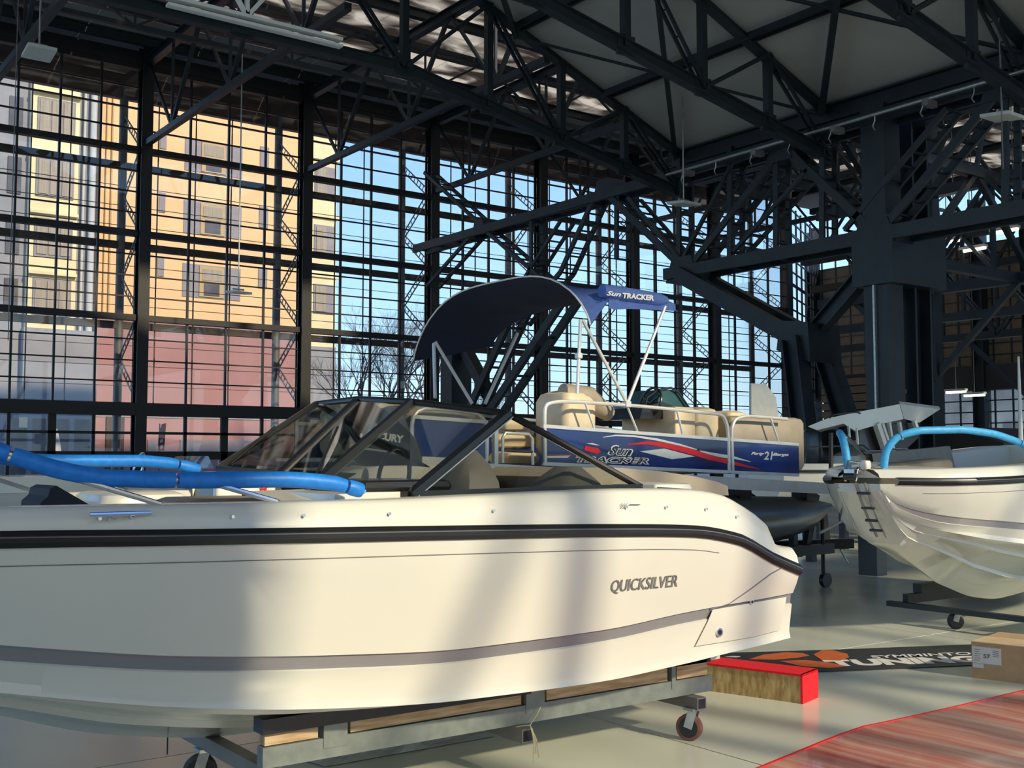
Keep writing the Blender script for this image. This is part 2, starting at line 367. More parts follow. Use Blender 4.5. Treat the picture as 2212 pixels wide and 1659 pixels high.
# rear wall behind the camera: fill-light sheets on the left, glazed on the right
wb = struct('wall_rear', (0, -3, 0)); wb.name = 'wall_front'
for k in range(9): obj('frosted_fill_sheet', MB().box((-14+1.95*k, -3.2, .9), (-14+1.95*k+1.93, -3.14, 11)), 'frost', wb)  # unseen translucent sheets added to give soft fill light
obj('low_wall', MB().box((-14, -3.2, 0), (3.55, -3, .9)), 'darkwall', wb)
obj('gable_wall', MB().box((-14, -3.2, 11), (41, -3, 16.5)), 'darkwall', wb)
obj('gable_wall', MB().box((3.6, -3.2, 9.9), (41, -3, 11)), 'darkwall', wb)
for x in (5.05, 8.6, 11.8, 15.4, 19.2, 23.5, 28, 33, 38):
    obj('column', MB().box((x-.10, -3.2, 0), (x+.10, -3, 14)), 'steel', wb)
for z in (2.5, 9.4): obj('rail_beam', MB().box((3.5, -3.15, z), (41, -3.05, z+.16)), 'steel', wb)
obj('rail_beam', MB().box((3.5, -3.15, 6.9), (8.2, -3.05, 7.1)), 'steel', wb)
obj('shade_beam', MB().box((8.2, -3.15, 6.8), (41, -3.05, 8.2)), 'steel', wb)  # unseen beam added to shade the floor beyond the boats
for a_, b_ in (((5.05, .5), (8.6, 4.9)), ((8.6, 4.9), (11.8, .6)), ((4.2, 4.2), (6.2, 9)), ((6.3, .2), (6.5, 9.9)), ((7.0, .2), (7.0, 9.9)), ((9.4, 2), (11.2, 6.3)), ((12.6, 1), (14.6, 6)), ((10.3, .2), (10.4, 4.4)), ((11.8, 5), (15.4, 9))):
    obj('brace', B((a_[0], -3.1, a_[1]), (b_[0], -3.1, b_[1]), .16), 'steel', wb)  # unseen bars added to throw shadow streaks on hull and floor

# roofs
cl = struct('ceiling')
dk = MB()
for x0 in np.arange(-10, 41, 3.0):
    for (y0, y1, m_) in ((18.3, 23.2, 'deck'), (23.22, 28.2, 'deck'), (28.22, 32.3, 'soffit')):
        obj('roof_sheet', MB().box((x0, y0, 12.85), (x0+2.98, y1, 12.89)), m_, cl)
for x0 in np.arange(18.9, 41, 3.7):
    for (y0, y1) in ((-1, 4.5), (5.3, 11.5), (11.6, 18.2)):
        obj('roof_sheet', MB().box((x0, y0, 12.85), (x0+3.69, y1, 12.89)), 'deck', cl)
for y in (19.4, 21.4, 23.4, 25.4, 27.4, 29.3): obj('purlin', MB().ibeam((-10, y, 12.69), (41, y, 12.69), .18, .24), 'steel', cl)
# pitched ceiling over the camera hall (slopes down to the girder line X = 18.4)
XG, YT = 18.4, 18.3; SL = .397
def zc(x): return 8.75+SL*(XG-x)
for x0, x1 in ((-14, -5), (-5, 4), (4, 8.8), (8.8, 13.6), (13.6, 18.4)):
    for y0, y1 in ((-3, 1.6), (1.65, 5.8), (5.85, 10.0), (10.05, 14.15), (14.2, 18.3)):
        if x0 < 4: z0 = zc(4)-SL*(4-x0)*.6; z1 = zc(4)-SL*(4-x1)*.6
        else: z0, z1 = zc(x0), zc(x1)
        obj('ceiling_panel', MB().add([(x0+.01,y0,z0),(x1-.01,y0,z1),(x1-.01,y1,z1),(x0+.01,y1,z0),(x0+.01,y0,z0+.1),(x1-.01,y0,z1+.1),(x1-.01,y1,z1+.1),(x0+.01,y1,z0+.1)],
            [(0,3,2,1),(4,5,6,7),(0,1,5,4),(1,2,6,5),(2,3,7,6),(3,0,4,7)]), 'ceil', cl)
for x in (16, 13.6, 11.2, 8.8, 6.4): obj('ceiling_purlin', MB().twin((x, -3, zc(x)-.12), (x, 18.3, zc(x)-.12), .06, .14, .16, (1, 0, 0), 12), 'steel', cl)

# ---------------------------------------------------------------- roof trusses at right angles to the glazed front
names = {5.3: 'dark roof truss meeting the front beyond the far left edge', 9.73: 'dark roof truss ending on the leftmost wide glazing column',
 14.5: 'dark roof truss ending on the second wide column from the left', 18.95: 'dark roof truss ending on the column left of the blue canopy',
 23.35: 'dark roof truss ending on the column above the blue canopy', 27.6: 'dark roof truss ending on the column right of the canopy middle',
 31.85: 'dark roof truss above the far part of the bluish glazing', .9: 'dark roof truss outside the picture, next to last on the left', 36.1: 'dark roof truss farthest right along the glazed front'}
for x in colX[1:]:
    t = thing('roof_truss', names[x], 'truss', (x, 30, 10), 'roof trusses along the glazed front')
    y0 = 29.8; zb, zt = 10.1, 12.35; y1 = 18.4
    obj('bottom_chord', B((x, y0, zb), (x, y1, zb), .15, .15), 'steel', t)
    obj('top_chord', MB().ibeam((x, y0, zt), (x, y1, zt), .2, .24), 'steel', t)
    n = 3; st = (y0-y1)/n
    for i in range(n):
        ya = y0-i*st; ym = ya-st/2; yb = ya-st
        obj('web_member', B((x, ya, zt), (x, ym, zb), .07), 'steel', t); obj('web_member', B((x, ym, zb), (x, yb, zt), .09), 'steel', t)
        obj('web_post', B((x, ym, zb), (x, ym, zt), .06), 'steel', t)
# long trusses parallel with the front
def long_truss(label, y, x0, x1, zb, zt, n, w=.12):
    t = thing('long_truss', label, 'truss', (x0, y, zb), None); st = (x1-x0)/n
    obj('bottom_chord', B((x0, y, zb), (x1, y, zb), w*1.2), 'steel', t); obj('top_chord', B((x0, y, zt), (x1, y, zt), w*1.2), 'steel', t)
    for i in range(n):
        a = x0+i*st; obj('web_member', B((a, y, zt), (a+st/2, y, zb), w*.6), 'steel', t); obj('web_member', B((a+st/2, y, zb), (a+st, y, zt), w*.6), 'steel', t)
        obj('web_post', B((a+st/2, y, zb), (a+st/2, y, zt), w*.5), 'steel', t)
long_truss('thin long roof truss behind the arched truss', 24.6, 2, 40, 11.2, 12.4, 10, .09)

# ---------------------------------------------------------------- arched trusses carrying the pitched ceiling
def arch(label, Y, bright=False):
    t = thing('arched_truss', label, 'truss', (XG, Y, 8), 'arched trusses under the pitched ceiling')
    xs = [2, 4.8, 7.6, 10.9, 12.9, 14.8, 16.6, 18.4]
    zb = lambda x: 9.13 if x <= 10.9 else 9.13-(x-10.9)*.19
    for i in range(7):
        a, b = xs[i], xs[i+1]; pa, pb = Vector((a, Y, zb(a))), Vector((b, Y, zb(b))); qa, qb = Vector((a, Y, zc(max(a, 4))-.05)), Vector((b, Y, zc(b)-.05))
        obj('bottom_chord', MB().ibeam(pa, pb, .2, .22), 'steel', t)
        obj('top_chord', MB().ibeam(qa, qb, .22, .24), 'steel', t)
        obj('web_post', B(pa, qa, .14), 'steel', t)
        obj('web_member', MB().twin(pa, qb, .04, .07, .14, (0, 1, 0), 6) if i % 2 else MB().twin(qa, pb, .04, .07, .14, (0, 1, 0), 6), 'steel', t)
        obj('node_plate', MB().box((b-.2, Y-.03, zb(b)-.16), (b+.2, Y+.03, zb(b)+.2)), 'steel', t)
    return t
ar1 = arch('big arched truss along the upper left edge of the grey ceiling', 18.3)
obj('painted_sun_strip', MB().box((6.2, 18.05, 9.27), (9.45, 18.2, 9.33)), 'print_white', ar1); obj('painted_sun_strip', MB().box((6.2, 18.05, 9.15), (9.45, 18.2, 9.20)), 'print_white', ar1)  # sunlight on the bottom chord imitated by white paint
for q_ in ((7.6, 7.6), (7.0, 7.6), (8.3, 7.6)): obj('painted_sun_strut', B((q_[1], 18.1, 9.3), (q_[0], 18.1, 10.2), .07), 'print_white', ar1)  # white paint stands in for sunlit webs
arch('arched truss crossing the grey ceiling above the silver pipe', 14.17)
arch('arched truss in the top right corner of the ceiling', 9.9)
arch('arched truss overhead, above the camera', 5.7)
# wind bracing under the pitched ceiling, crossing between trusses
br = thing('ceiling_bracing', 'dark star-shaped bracing under the grey ceiling panels', 'bracing', (12, 12, 9))
for (p, q, w) in ((( 8.8, 14.17), (13.6, 18.3), .10), ((13.6, 14.17), (8.8, 18.3), .05), ((13.6, 14.17), (18.2, 18.3), .10), ((13.6, 18.3), (18.2, 14.17), .05), ((13.6, 9.9), (18.2, 14.17), .12), ((13.6, 14.17), (18.2, 9.9), .06),
                  ((8.8, 9.9), (13.6, 14.17), .10), ((8.8, 14.17), (13.6, 9.9), .06), ((13.6, 5.7), (18.2, 9.9), .1), ((13.6, 9.9), (18.2, 5.7), .06)):
    obj('brace', B((p[0], p[1], zc(p[0])-.3), (q[0], q[1], zc(q[0])-.3), w), 'steel', br)

# ---------------------------------------------------------------- great lattice girder on the line X = 18.4
g = thing('lattice_girder', 'heavy dark lattice girder with slanted double struts under the grey ceiling', 'girder', (XG, 17, 6))
V = lambda y, z, dx=0: Vector((XG+dx, y, z))
ax = (1, 0, 0)
obj('eave_beam', MB().ibeam(V(18.6, 8.55), V(-2, 8.55), .3, .36), 'steel', g)
obj('eave_beam', MB().ibeam(V(18.6, 8.3, .9), V(-2, 8.3, .9), .3, .3), 'steel', g)
obj('top_chord', MB().twin(V(29.8, 8.15), V(-2, 8.15), .10, .24, .5, ax, 34), 'steel', g)
obj('bottom_chord', MB().twin(V(18.6, 5.85), V(-2, 5.85), .10, .26, .6, ax, 24), 'steel', g)
def pj(px, py, dx=0): return ox(px, py, XG+dx)
for a_, b_, w in (((1500, 585), (1690, 345), .14), ((1495, 585), (1322, 418), .16), ((1900, 500), (1722, 335), .16), ((1925, 495), (2170, 205), .16),
               ((1480, 580), (1600, 350), .08), ((1225, 590), (1300, 425), .12), ((1130, 700), (1225, 590), .12), ((1050, 490), (935, 620), .10), ((1050, 490), (1180, 600), .10),
               ((930, 375), (1050, 485), .10), ((1110, 660), (1225, 480), .08), ((1370, 430), (1500, 580), .08), ((1000, 515), (1290, 440), .10),
               ((1840, 500), (2060, 240), .10), ((1600, 545), (1760, 370), .08)):
    obj('lattice_strut', MB().twin(pj(*a_), pj(*b_), .07, w, .45, ax, 9), 'steel', g)
for px, ya, yb in ((1480, 340, 590), (1690, 300, 560), (1345, 400, 560), (1590, 320, 580), (2185, 180, 450), (1160, 460, 640), (1790, 300, 520)):
    obj('lattice_post', MB().twin(pj(px, ya), pj(px, yb), .06, .12, .4, ax, 8), 'steel', g)
for px, py, s in ((1490, 585, .5), (1320, 408, .35), (1905, 505, .5), (1050, 490, .3), (1700, 335, .35), (2175, 200, .35)):
    c = pj(px, py); obj('node_plate', MB().prism([(XG-.28, c.y-s, c.z-s*.5), (XG-.28, c.y+s, c.z-s*.5), (XG-.28, c.y+s*.6, c.z+s*.6), (XG-.28, c.y-s*.6, c.z+s*.6)], (.56, 0, 0)), 'steel', g)
lg = thing('raking_leg', 'thick slanted steel leg running down right to the twin feet left of the pillar', 'column', (XG, 14, 0))
obj('upper_arm', MB().twin(pj(1490, 595), pj(1745, 735), .22, .34, .7, ax, 3), 'steel', lg)
p = pj(1745, 735); obj('knee', MB().prism([(XG-.5, p.y-.45, p.z-.5), (XG-.5, p.y+.4, p.z-.2), (XG-.5, p.y+.3, p.z+.4), (XG-.5, p.y-.4, p.z+.3)], (1.0, 0, 0)), 'steel', lg)
for dx, sp in ((-.45, 0), (.45, .0)):
    q = pj(1850, 900); q.z = 0; q = Vector((XG+dx*2.3, 12.9+.9, 0)); obj('leg', MB().ibeam(p+Vector((dx, 0, 0)), q, .34, .38, (0, 1, 0)), 'steel', lg)
obj('cross_tie', B(p+Vector((-.75, -.55, -1.9)), p+Vector((.75, -.55, -1.9)), .1), 'steel', lg)
obj('upper_strut', MB().ibeam(p, pj(1895, 560), .26, .32), 'steel', lg)
lg2 = thing('raking_leg', 'thick pair of slanted steel legs seen below the blue canopy', 'column', (XG, 26, 0))
for a_, b_ in (((1240, 640), (1010, 860)), ((1150, 620), (960, 800))):
    pa = pj(*a_); pb = pj(*b_); d = (pb-pa); pc = pa+d*(pa.z/(-d.z)) if d.z < 0 else pb; pc.z = max(pc.z, 0)
    pc.y = min(pc.y, 29.2); obj('leg', MB().twin(pa, pc, .12, .22, .5, ax, 6), 'steel', lg2)
obj('cross_leg', MB().beam(pj(1000, 745), pj(1060, 860), .3, .3), 'steel', lg2)
obj('post', MB().box((XG-.35, pj(985, 800).y-.3, 0), (XG+.35, pj(985, 800).y+.3, 6.2)), 'steel', lg2)
# main pillar
pl = thing('steel_pillar', 'massive twin-legged dark steel pillar behind the hardtop boat', 'column', (XG, 12.6, 0))
Y1 = ox(1912, 800, XG).y; Y2 = ox(1968, 800, XG+.9).y
obj('box_leg', MB().box((XG-.25, Y1-.26, 0), (XG+.25, Y1+.26, 8.4)), 'steel', pl)
obj('box_leg', MB().ibeam((XG+.95, Y2, 0), (XG+.95, Y2, 8.3), .55, .55, (1, 0, 0)), 'steel', pl)
obj('highlight_strip', MB().box((XG-.32, Y1-.02, 0), (XG-.25, Y1+.02, 4.9)), 'galv', pl, label='bright narrow strip for the edge highlight')  # sun highlight on the leg edge drawn as a bright metal strip
obj('capital', MB().box((XG-.35, Y2-.5, 4.9), (XG+1.4, Y1+.45, 6.0)), 'steel', pl)
for z in (1.2, 2.9): obj('tie_bar', B((XG, Y1, z), (XG+.95, Y2, z), .08), 'steel_grey', pl)
# silver sprinkler pipe with hooks
pp = thing('silver_pipe', 'thin silver pipe running along the girder below the grey ceiling', 'pipe', (XG-.6, 12, 8))
a_, b_ = ox(1440, 378, XG-.6), ox(2290, 130, XG-.6)
obj('pipe', MB().cyl(a_, b_, .035, 10), 'galv', pp, True)
for i in range(9):
    c = a_.lerp(b_, (i+.5)/9); obj('hook', MB().tube([c, c+Vector((0, 0, -.12)), c+Vector((0, .05, -.22)), c+Vector((0, .0, -.30))], .014, 6), 'galv', pp, True)
    if i % 2 == 0: obj('clamp', MB().box((c.x-.05, c.y-.14, c.z-.12), (c.x+.25, c.y-.02, c.z-.0)), 'steel_grey', pp)

# trusses of the side hall to the right
k = 0
for X_, YE, lab in ((25.5, 20, 'cluttered dark truss just beyond the lattice girder'), (31, 25, 'dark truss halfway across the side hall'), (36.5, 29, 'farthest dark truss of the side hall')):
    t = thing('side_hall_truss', lab, 'truss', (X_, 12, 6), 'trusses of the side hall')
    obj('bottom_chord', B((X_, -2, 5.9), (X_, YE, 5.9), .26), 'steel', t); obj('top_chord', B((X_, -2, 8.4), (X_, YE, 8.4), .26), 'steel', t); obj('roof_chord', B((X_, -2, 11.6), (X_, YE, 11.6), .22), 'steel', t)
    for i in range(int((YE+2)/2.1)):
        y = -2+i*2.1; up = i % 2
        obj('web_member', MB().twin((X_, y, 5.9 if up else 8.4), (X_, y+2.1, 8.4 if up else 5.9), .05, .10, .3, ax, 5), 'steel', t)
        obj('web_post', B((X_, y, 5.9), (X_, y, 8.4), .1), 'steel', t)
        obj('web_member', B((X_, y, 8.4 if up else 11.6), (X_, y+2.1, 11.6 if up else 8.4), .10), 'steel', t)
for j, (Y_, lab) in enumerate(((14.2, 'cross truss of the side hall behind the leg'), (8, 'cross truss of the side hall at the right edge'))):
    t = thing('cross_truss', lab, 'truss', (30, Y_, 6), 'cross trusses of the side hall')
    obj('bottom_chord', B((18.9, Y_, 5.9), (41, Y_, 5.9), .22), 'steel', t); obj('top_chord', B((18.9, Y_, 8.2), (41, Y_, 8.2), .22), 'steel', t)
    for i in range(9):
        x = 18.9+i*2.45; up = (i+j) % 2
        obj('web_member', B((x, Y_, 5.9 if up else 8.2), (x+2.45, Y_, 8.2 if up else 5.9), .13), 'steel', t)
        obj('knee_brace', B((x, Y_, 8.2), (x+1.2, Y_, 11.6), .09), 'steel', t)
for j, (x, y) in enumerate(((25.5, 8), (25.5, 16.5), (31, 12), (36.5, 20), (36.5, 14))):
    t = thing('side_hall_column', ['thin dark column right of the pillar', 'thin dark column left of the pillar', 'dark column in front of the far windows', 'dark column by the far slatted wall', 'farthest right dark column'][j], 'column', (x, y, 0), 'columns of the side hall')
    obj('shaft', MB().ibeam((x, y, 0), (x, y, 11.6), .3, .34, (0, 1, 0)), 'steel', t)
    obj('knee_brace', B((x, y, 3.6), (x, y+2.4, 5.9), .14), 'steel', t); obj('knee_brace', B((x, y, 3.6), (x, y-2.4, 5.9), .14), 'steel', t)
# lamps of the side hall
for i, (px, py, X_) in enumerate(((2045, 521, 30), (2102, 537, 31), (2170, 497, 30), (2060, 478, 27), (2065, 845, 38), (2105, 852, 38), (1975, 540, 27), (2190, 445, 29))):
    c = ox(px, py, X_)
    t = thing('strip_lamp', ['glowing strip lamp over the side hall, middle of the upper four', 'glowing strip lamp right of the middle one', 'glowing strip lamp near the right edge', 'faint strip lamp close under the roof girder', 'low glowing strip lamp before the far windows', 'second low strip lamp before the far windows', 'strip lamp close beside the pillar', 'highest strip lamp at the right edge'][i], 'lamp', c, 'strip lamps in the side hall')
    obj('housing', MB().box((c.x-.10, c.y-.42, c.z), (c.x+.10, c.y+.42, c.z+.08)), 'lampoff', t)
    obj('tube', MB().cyl((c.x, c.y-.4, c.z-.03), (c.x, c.y+.4, c.z-.03), .05, 8), 'lamp', t)
    obj('wire', B((c.x, c.y, c.z+.05), (c.x, c.y, 12.86), .02), 'steel_grey', t)
# hanging lamps and cables in the near hall
def hang(label, px, py, Y, top, tilt=0, grp='square hanging lamps'):
    c = oy(px, py, Y); top = zc(c.x)+.05 if top < 10 else top; t = thing('hanging_lamp', label, 'lamp', c, grp); s = .26
    obj('panel', MB().prism([(c.x-s, c.y-s, c.z-.06), (c.x+s, c.y-s, c.z-.06), (c.x+s, c.y+s, c.z+tilt), (c.x-s, c.y+s, c.z+tilt)], (0, 0, .06)), 'lampoff', t)
    obj('rod', MB().cyl((c.x, c.y, c.z), (c.x, c.y, top), .018, 6), 'galv', t)
    obj('bracket', B((c.x-.15, c.y, c.z+.08), (c.x+.15, c.y, c.z+.08), .04), 'galv', t)
hang('square white lamp on a rod in the upper left corner', 85, 106, 22, 12.86, -.14)
hang('square lamp on a rod before the lattice girder', 1477, 440, 17.2, 9.0)
hang('small black pendant lamp before the orange building', 515, 632, 27, 12.86)
hang('square lamp in front of the pillar head', 2165, 252, 10.2, 9.0)
for i, (px, py, Y, zt) in enumerate(((1472, 100, 16.8, 9.2), (2158, 60, 9.9, 8.6), (25, 480, 24, 12.86))):
    c = oy(px, py, Y); zt = zt if i == 2 else (zc(c.x) if c.x < XG else 8.7); tag(obj('thin_cable', MB().cyl((c.x, c.y, c.z-2.4), (c.x, c.y, zt), .010, 5), 'steel_grey', loc=c), ['thin cable hanging down the grey ceiling middle', 'thin cable hanging at the upper right', 'thin cable hanging at the far left'][i], 'cable')
# ================================================================ BOWRIDER BOATS
LX = [0, .15, .35, .6, 1, 1.4, 1.9, 2.5, 3.2, 4, 4.6, 4.95, 5.25, 5.5]
KW = [.19, .185, .15, .07, 0, 0, 0, 0, 0, 0, 0, 0, 0, 0]
KZ = [1.26, 1.06, .82, .75, .63, .49, .33, .24, .23, .22, .22, .22, .22, .22]
CZ_ = [1.275, 1.08, .96, .89, .81, .735, .645, .57, .525, .515, .54, .56, .575, .59]
CB = [.195, .22, .33, .51, .70, .82, .90, .95, .985, 1.0, 1.0, .99, .98, .97]
BZ = [1.30, 1.16, 1.07, 1.01, .95, .89, .82, .77, .735, .745, .785, .80, .81, .82]
BB = [.198, .27, .42, .59, .77, .89, .96, 1.02, 1.05, 1.06, 1.055, 1.045, 1.035, 1.02]
RZ = [1.36, 1.35, 1.335, 1.325, 1.315, 1.31, 1.30, 1.288, 1.272, 1.25, 1.222, 1.165, 1.045, .965]
RB = [.20, .36, .54, .71, .88, .98, 1.06, 1.10, 1.115, 1.12, 1.115, 1.105, 1.09, 1.07]
DX = [0, .35, 1.2, 2.5, 4.2, 4.6, 4.85, 5.05, 5.25, 5.30, 5.34, 5.5]
DZ = [1.45, 1.435, 1.42, 1.42, 1.445, 1.437, 1.41, 1.34, 1.235, 1.18, 1.10, 1.085]
hf = {k: (lambda a: (lambda x: herm(LX, a, x)))(a) for k, a in dict(kw=KW, k=KZ, c=CZ_, cb=CB, b=BZ, bb=BB, r=RZ, rb=RB).items()}
dzf = lambda x: herm(DX, DZ, x)
KD = [0]
def hull_rows(x, s):
    k, c, cb, b, bb, r, rb = [hf[n](x) for n in ('k', 'c', 'cb', 'b', 'bb', 'r', 'rb')]; k -= KD[0]*max(0, min(1, (x-.2)/1.0))
    P = lambda o, z: (x, s*o, z)
    th = .065*min(1, x/.6+.3); dn = c-k
    sep = min(.018, cb*.1)
    fade = max(0, min(1, (x-.3)/.6))
    kw = min(hf['kw'](x), cb*.97); G = lambda f: max(cb*f, kw+(cb-kw)*f)
    L = [P(0, k), P(kw+.0005, k+.0003), P(G(.40), k+dn*.42), P(G(.40)+.055*fade, k+dn*.40-.006), P(G(.40)+.056*fade, k+dn*.40+.026*fade), P(G(.72), k+dn*.74), P(G(.72)+.055*fade, k+dn*.72), P(G(.72)+.056*fade, k+dn*.72+.03*fade), P(cb-.03*fade, c-.04*fade), P(cb+.03*fade, c-.03*fade),
         P(cb+.02, c+.01)]
    lo = b-th
    f = (lo-c)/(r-c); L.append(P(cb+.02+(bb-cb-.02)*.75, lo)); L.append(P(cb+.02+(bb-cb-.02)*.75-.012, lo+.006)); L.append(P(bb-.012, b-.004)); L.append(P(bb+.002, b))
    for t in (.25, .5, .75, 1): L.append(P(bb+(rb-bb)*(t+.10*math.sin(t*math.pi)), b+(r-.03-b)*t))
    return L
def side_y(x, z):                                   # half beam of the topside at height z
    b, bb, r, rb = hf['b'](x), hf['bb'](x), hf['r'](x)-.03, hf['rb'](x); t = (z-b)/(r-b)
    if t < 0: c, cb = hf['c'](x), hf['cb'](x); u = (z-c)/(b-.065-c); return cb+.02+(bb-cb-.02)*.75*max(0, min(1, u))
    t = min(t, 1); return bb+(rb-bb)*(t+.10*math.sin(t*math.pi))
COCK0, COCK1, FLOORZ = .45, 4.72, .80
def bowrider(name, label, ox_, oyc, oz_, kd=0):
    KD[0] = kd; t = thing(name, label, 'boat', (ox_, oyc, 0)); T = lambda p: (p[0]+ox_, p[1]+oyc, p[2]+oz_)
    xs = sorted(set([round(v, 3) for v in np.linspace(0, 5.5, 64)]+LX))
    hull = MB(); band = MB()
    for s in (-1, 1):
        rows = [[T(p) for p in hull_rows(x, s)] for x in xs]
        if s > 0: rows = rows[::-1]
        hull.grid([r[:13] for r in rows]); hull.grid([r[13:] for r in rows]); band.grid([r[12:14] for r in rows])
    # transom and bow closing faces
    for x, rev in ((5.5, 0), (0, 1)):
        a = [T(p) for p in hull_rows(x, -1)]; b = [T(p) for p in hull_rows(x, 1)][1:]; poly = a+b[::-1]
        hull.add(poly, [tuple(range(len(poly)))[::-1] if rev else tuple(range(len(poly)))])
    obj('hull', hull, 'white', t, True); obj('grey_stripe', band, 'band', t, True)
    # deck moulding
    def deck_rows(x, s, open_):
        rb, r, dz = hf['rb'](x), hf['r'](x), dzf(x); P = lambda o, z: T((x, s*max(o, 0), z)); m = (r+.02+dz)/2
        L = [P(rb, r+.02), P(rb-.012, m), P(rb-.035, dz-.02), P(rb-.05, dz-.006), P(rb-.075, dz)]
        wi = max(rb-.22, .02)
        if open_: L += [P(wi, dz), P(wi-.025, dz-.02), P(min(wi-.03, side_y(x, dz-.2)-.03), dz-.2), P(min(wi-.04, hf['cb'](x)-.06), max(FLOORZ, hf['c'](x)+.06))]
        else: L += [P(wi, dz+.008), P(wi*.66, dz+.015), P(wi*.33, dz+.018), P(0, dz+.02)]
        return L
    dm = MB()
    for s in (-1, 1):
        rows = []
        for x in xs:
            if x < COCK0 or x > COCK1: rows.append(deck_rows(x, s, False))
            else: rows.append(deck_rows(x, s, True))
        i0 = min(i for i, x in enumerate(xs) if x >= COCK0); i1 = max(i for i, x in enumerate(xs) if x <= COCK1)
        rows.insert(i1+1, deck_rows(xs[i1]+.001, s, False)); rows.insert(i0, deck_rows(xs[i0]-.001, s, False))
        if s > 0: rows = rows[::-1]
        dm.grid(rows)
    a = [T((0, -hf['rb'](0), hf['r'](0)+.02)), T((0, hf['rb'](0), hf['r'](0)+.02)), T((0, .06, dzf(0))), T((0, -.06, dzf(0)))]; dm.add(a, [(0, 3, 2, 1)])
    x = 5.5; poly = [T((x, -hf['rb'](x), hf['r'](x)-.03)), T((x, hf['rb'](x), hf['r'](x)-.03)), T((x, .95, dzf(x))), T((x, -.95, dzf(x)))]; dm.add(poly, [(0, 1, 2, 3)])
    obj('deck_moulding', dm, 'deckwhite', t, True)
    fl = MB(); fl.box(T((1.5, -.74, FLOORZ-.02)), T((COCK1, .74, FLOORZ))); obj('cockpit_floor', fl, 'seat', t)
    # rub rail: rubber tube with a thin bright insert
    for s in (-1, 1):
        pts = [T((x, s*(hf['rb'](x)+.004), hf['r'](x)-.005)) for x in xs[1:]]
        r = obj('rub_rail', MB().grid([[ (p[0], p[1]-s*.02, p[2]+.030), (p[0], p[1]+s*.008, p[2]+.030), (p[0], p[1]+s*.024, p[2]+.012), (p[0], p[1]+s*.024, p[2]-.014), (p[0], p[1]+s*.004, p[2]-.034), (p[0], p[1]-s*.02, p[2]-.034)] for p in pts]), 'rubber', t, True)
        obj('rail_insert', MB().tube([(p[0], p[1]+s*.022, p[2]+.006) for p in pts], .0035, 6), 'steel_grey', r, True)
    # crease below the rub rail
    cr_ = MB().tube([T((x, -(side_y(x, hf['r'](x)-.105)+.0005), hf['r'](x)-.105)) for x in xs if .2 < x < 4.85], .0022, 5); obj('hull_crease', cr_, 'print_grey', t)
    # small deck screws / snap studs
    for x in (1.55, 2.05, 2.35, 2.75, 3.3, 4.12, 4.4, 4.7, 4.95):
        z = (hf['r'](x)+dzf(x))/2+.01; y = -(hf['rb'](x)-.008); c = T((x, y, z)); obj('snap_stud', MB().tube([c, (c[0], c[1]-.012, c[2])], .007, 8), 'chrome', t, True)
    # cleat
    for x in (1.62, ):
        z = hf['r'](x)+.085; y = -(hf['rb'](x)+.012); k = obj('cleat', MB().tube([T((x-.115, y, z)), T((x+.115, y, z))], .009, 8), 'chrome', t, True)
        for d in (-.035, .045): obj('cleat_foot', MB().tube([T((x+d, y+.03, z-.022)), T((x+d, y-.002, z-.004))], .010, 8), 'chrome', k, True)
    # drains at the stern
    for x, z, r in ((5.12, .80, .014), (4.86, .655, .024)):
        y = -side_y(x, z); c = T((x, y, z)); k = obj('drain_outlet', MB().tube([(c[0], c[1]+.01, c[2]), (c[0], c[1]-.020, c[2])], r, 14), 'chrome', t, True); obj('drain_hole', MB().tube([(c[0], c[1]-.018, c[2]), (c[0], c[1]-.0215, c[2])], r*.6, 12), 'black', k)
    return t, T
def bow_rail(T, t, lift=0):
    pts = {}
    for s in (-1, 1):
        P = [(.12, .17, 1.44), (.13, .19, 1.60), (.20, .26, 1.72), (.34, .38, 1.76), (.7, .60, 1.75), (1.0, .72, 1.70), (1.22, .78, 1.635), (1.42, .84, 1.56), (1.58, .88, 1.525), (1.9, .92, 1.512), (2.35, .955, 1.512), (2.55, .97, 1.495), (2.70, .975, 1.455)]
        if s > 0: P = [(x, y, z+lift*min(1, max(0, (x-1)/.5))) for x, y, z in P]
        pts[s] = [Vector(T((x, s*y, z))) for x, y, z in P]
        f = [] 
        for i in range(len(P)-1):
            for k in range(4): f.append(pts[s][i].lerp(pts[s][i+1], k/4))
        f.append(pts[s][-1])
        obj('bow_rail', MB().tube(f, .0125, 8), 'chrome', t, True)
        for (xa, ya, za, xb, yb) in ((1.0, .72, 1.69, 1.80, .955), (2.0, .93, 1.505, 2.28, .985)):
            obj('rail_stay', MB().tube([T((xa, s*ya, za)), T((xb, s*yb, dzf(xb)))], .0115, 8), 'chrome', t, True)
    return pts
def foam(label, path, i0, i1, m, cuts, r=.034, droop=0.0, group=None):
    path = [Vector(p) for p in path][i0:i1+1]; t = thing('foam_tube', label, 'foam', path[0], group)
    L = [0]
    for a, b in zip(path, path[1:]): L.append(L[-1]+(b-a).length)
    def at(s):
        s = max(0, min(L[-1], s)); i = max(j for j in range(len(L)) if L[j] <= s); i = min(i, len(L)-2)
        f = (s-L[i])/(L[i+1]-L[i]); P = path[i].lerp(path[i+1], f); return P-Vector((0, 0, droop))
    def sm(s): return (at(s-.05)+at(s)*2+at(s+.05))/4
    c = [0]+cuts+[1]
    for a, b in zip(c, c[1:]):
        a_, b_ = a*L[-1]+.006, b*L[-1]-.006; n = max(4, int((b_-a_)/.04)); pts = [sm(a_+(b_-a_)*i/n) for i in range(n+1)]
        rr = [r]*(n+1); rr[0] = rr[-1] = r*.9
        obj('foam_sleeve', MB().tube(pts, rr, 12), m, t, True)
    return t

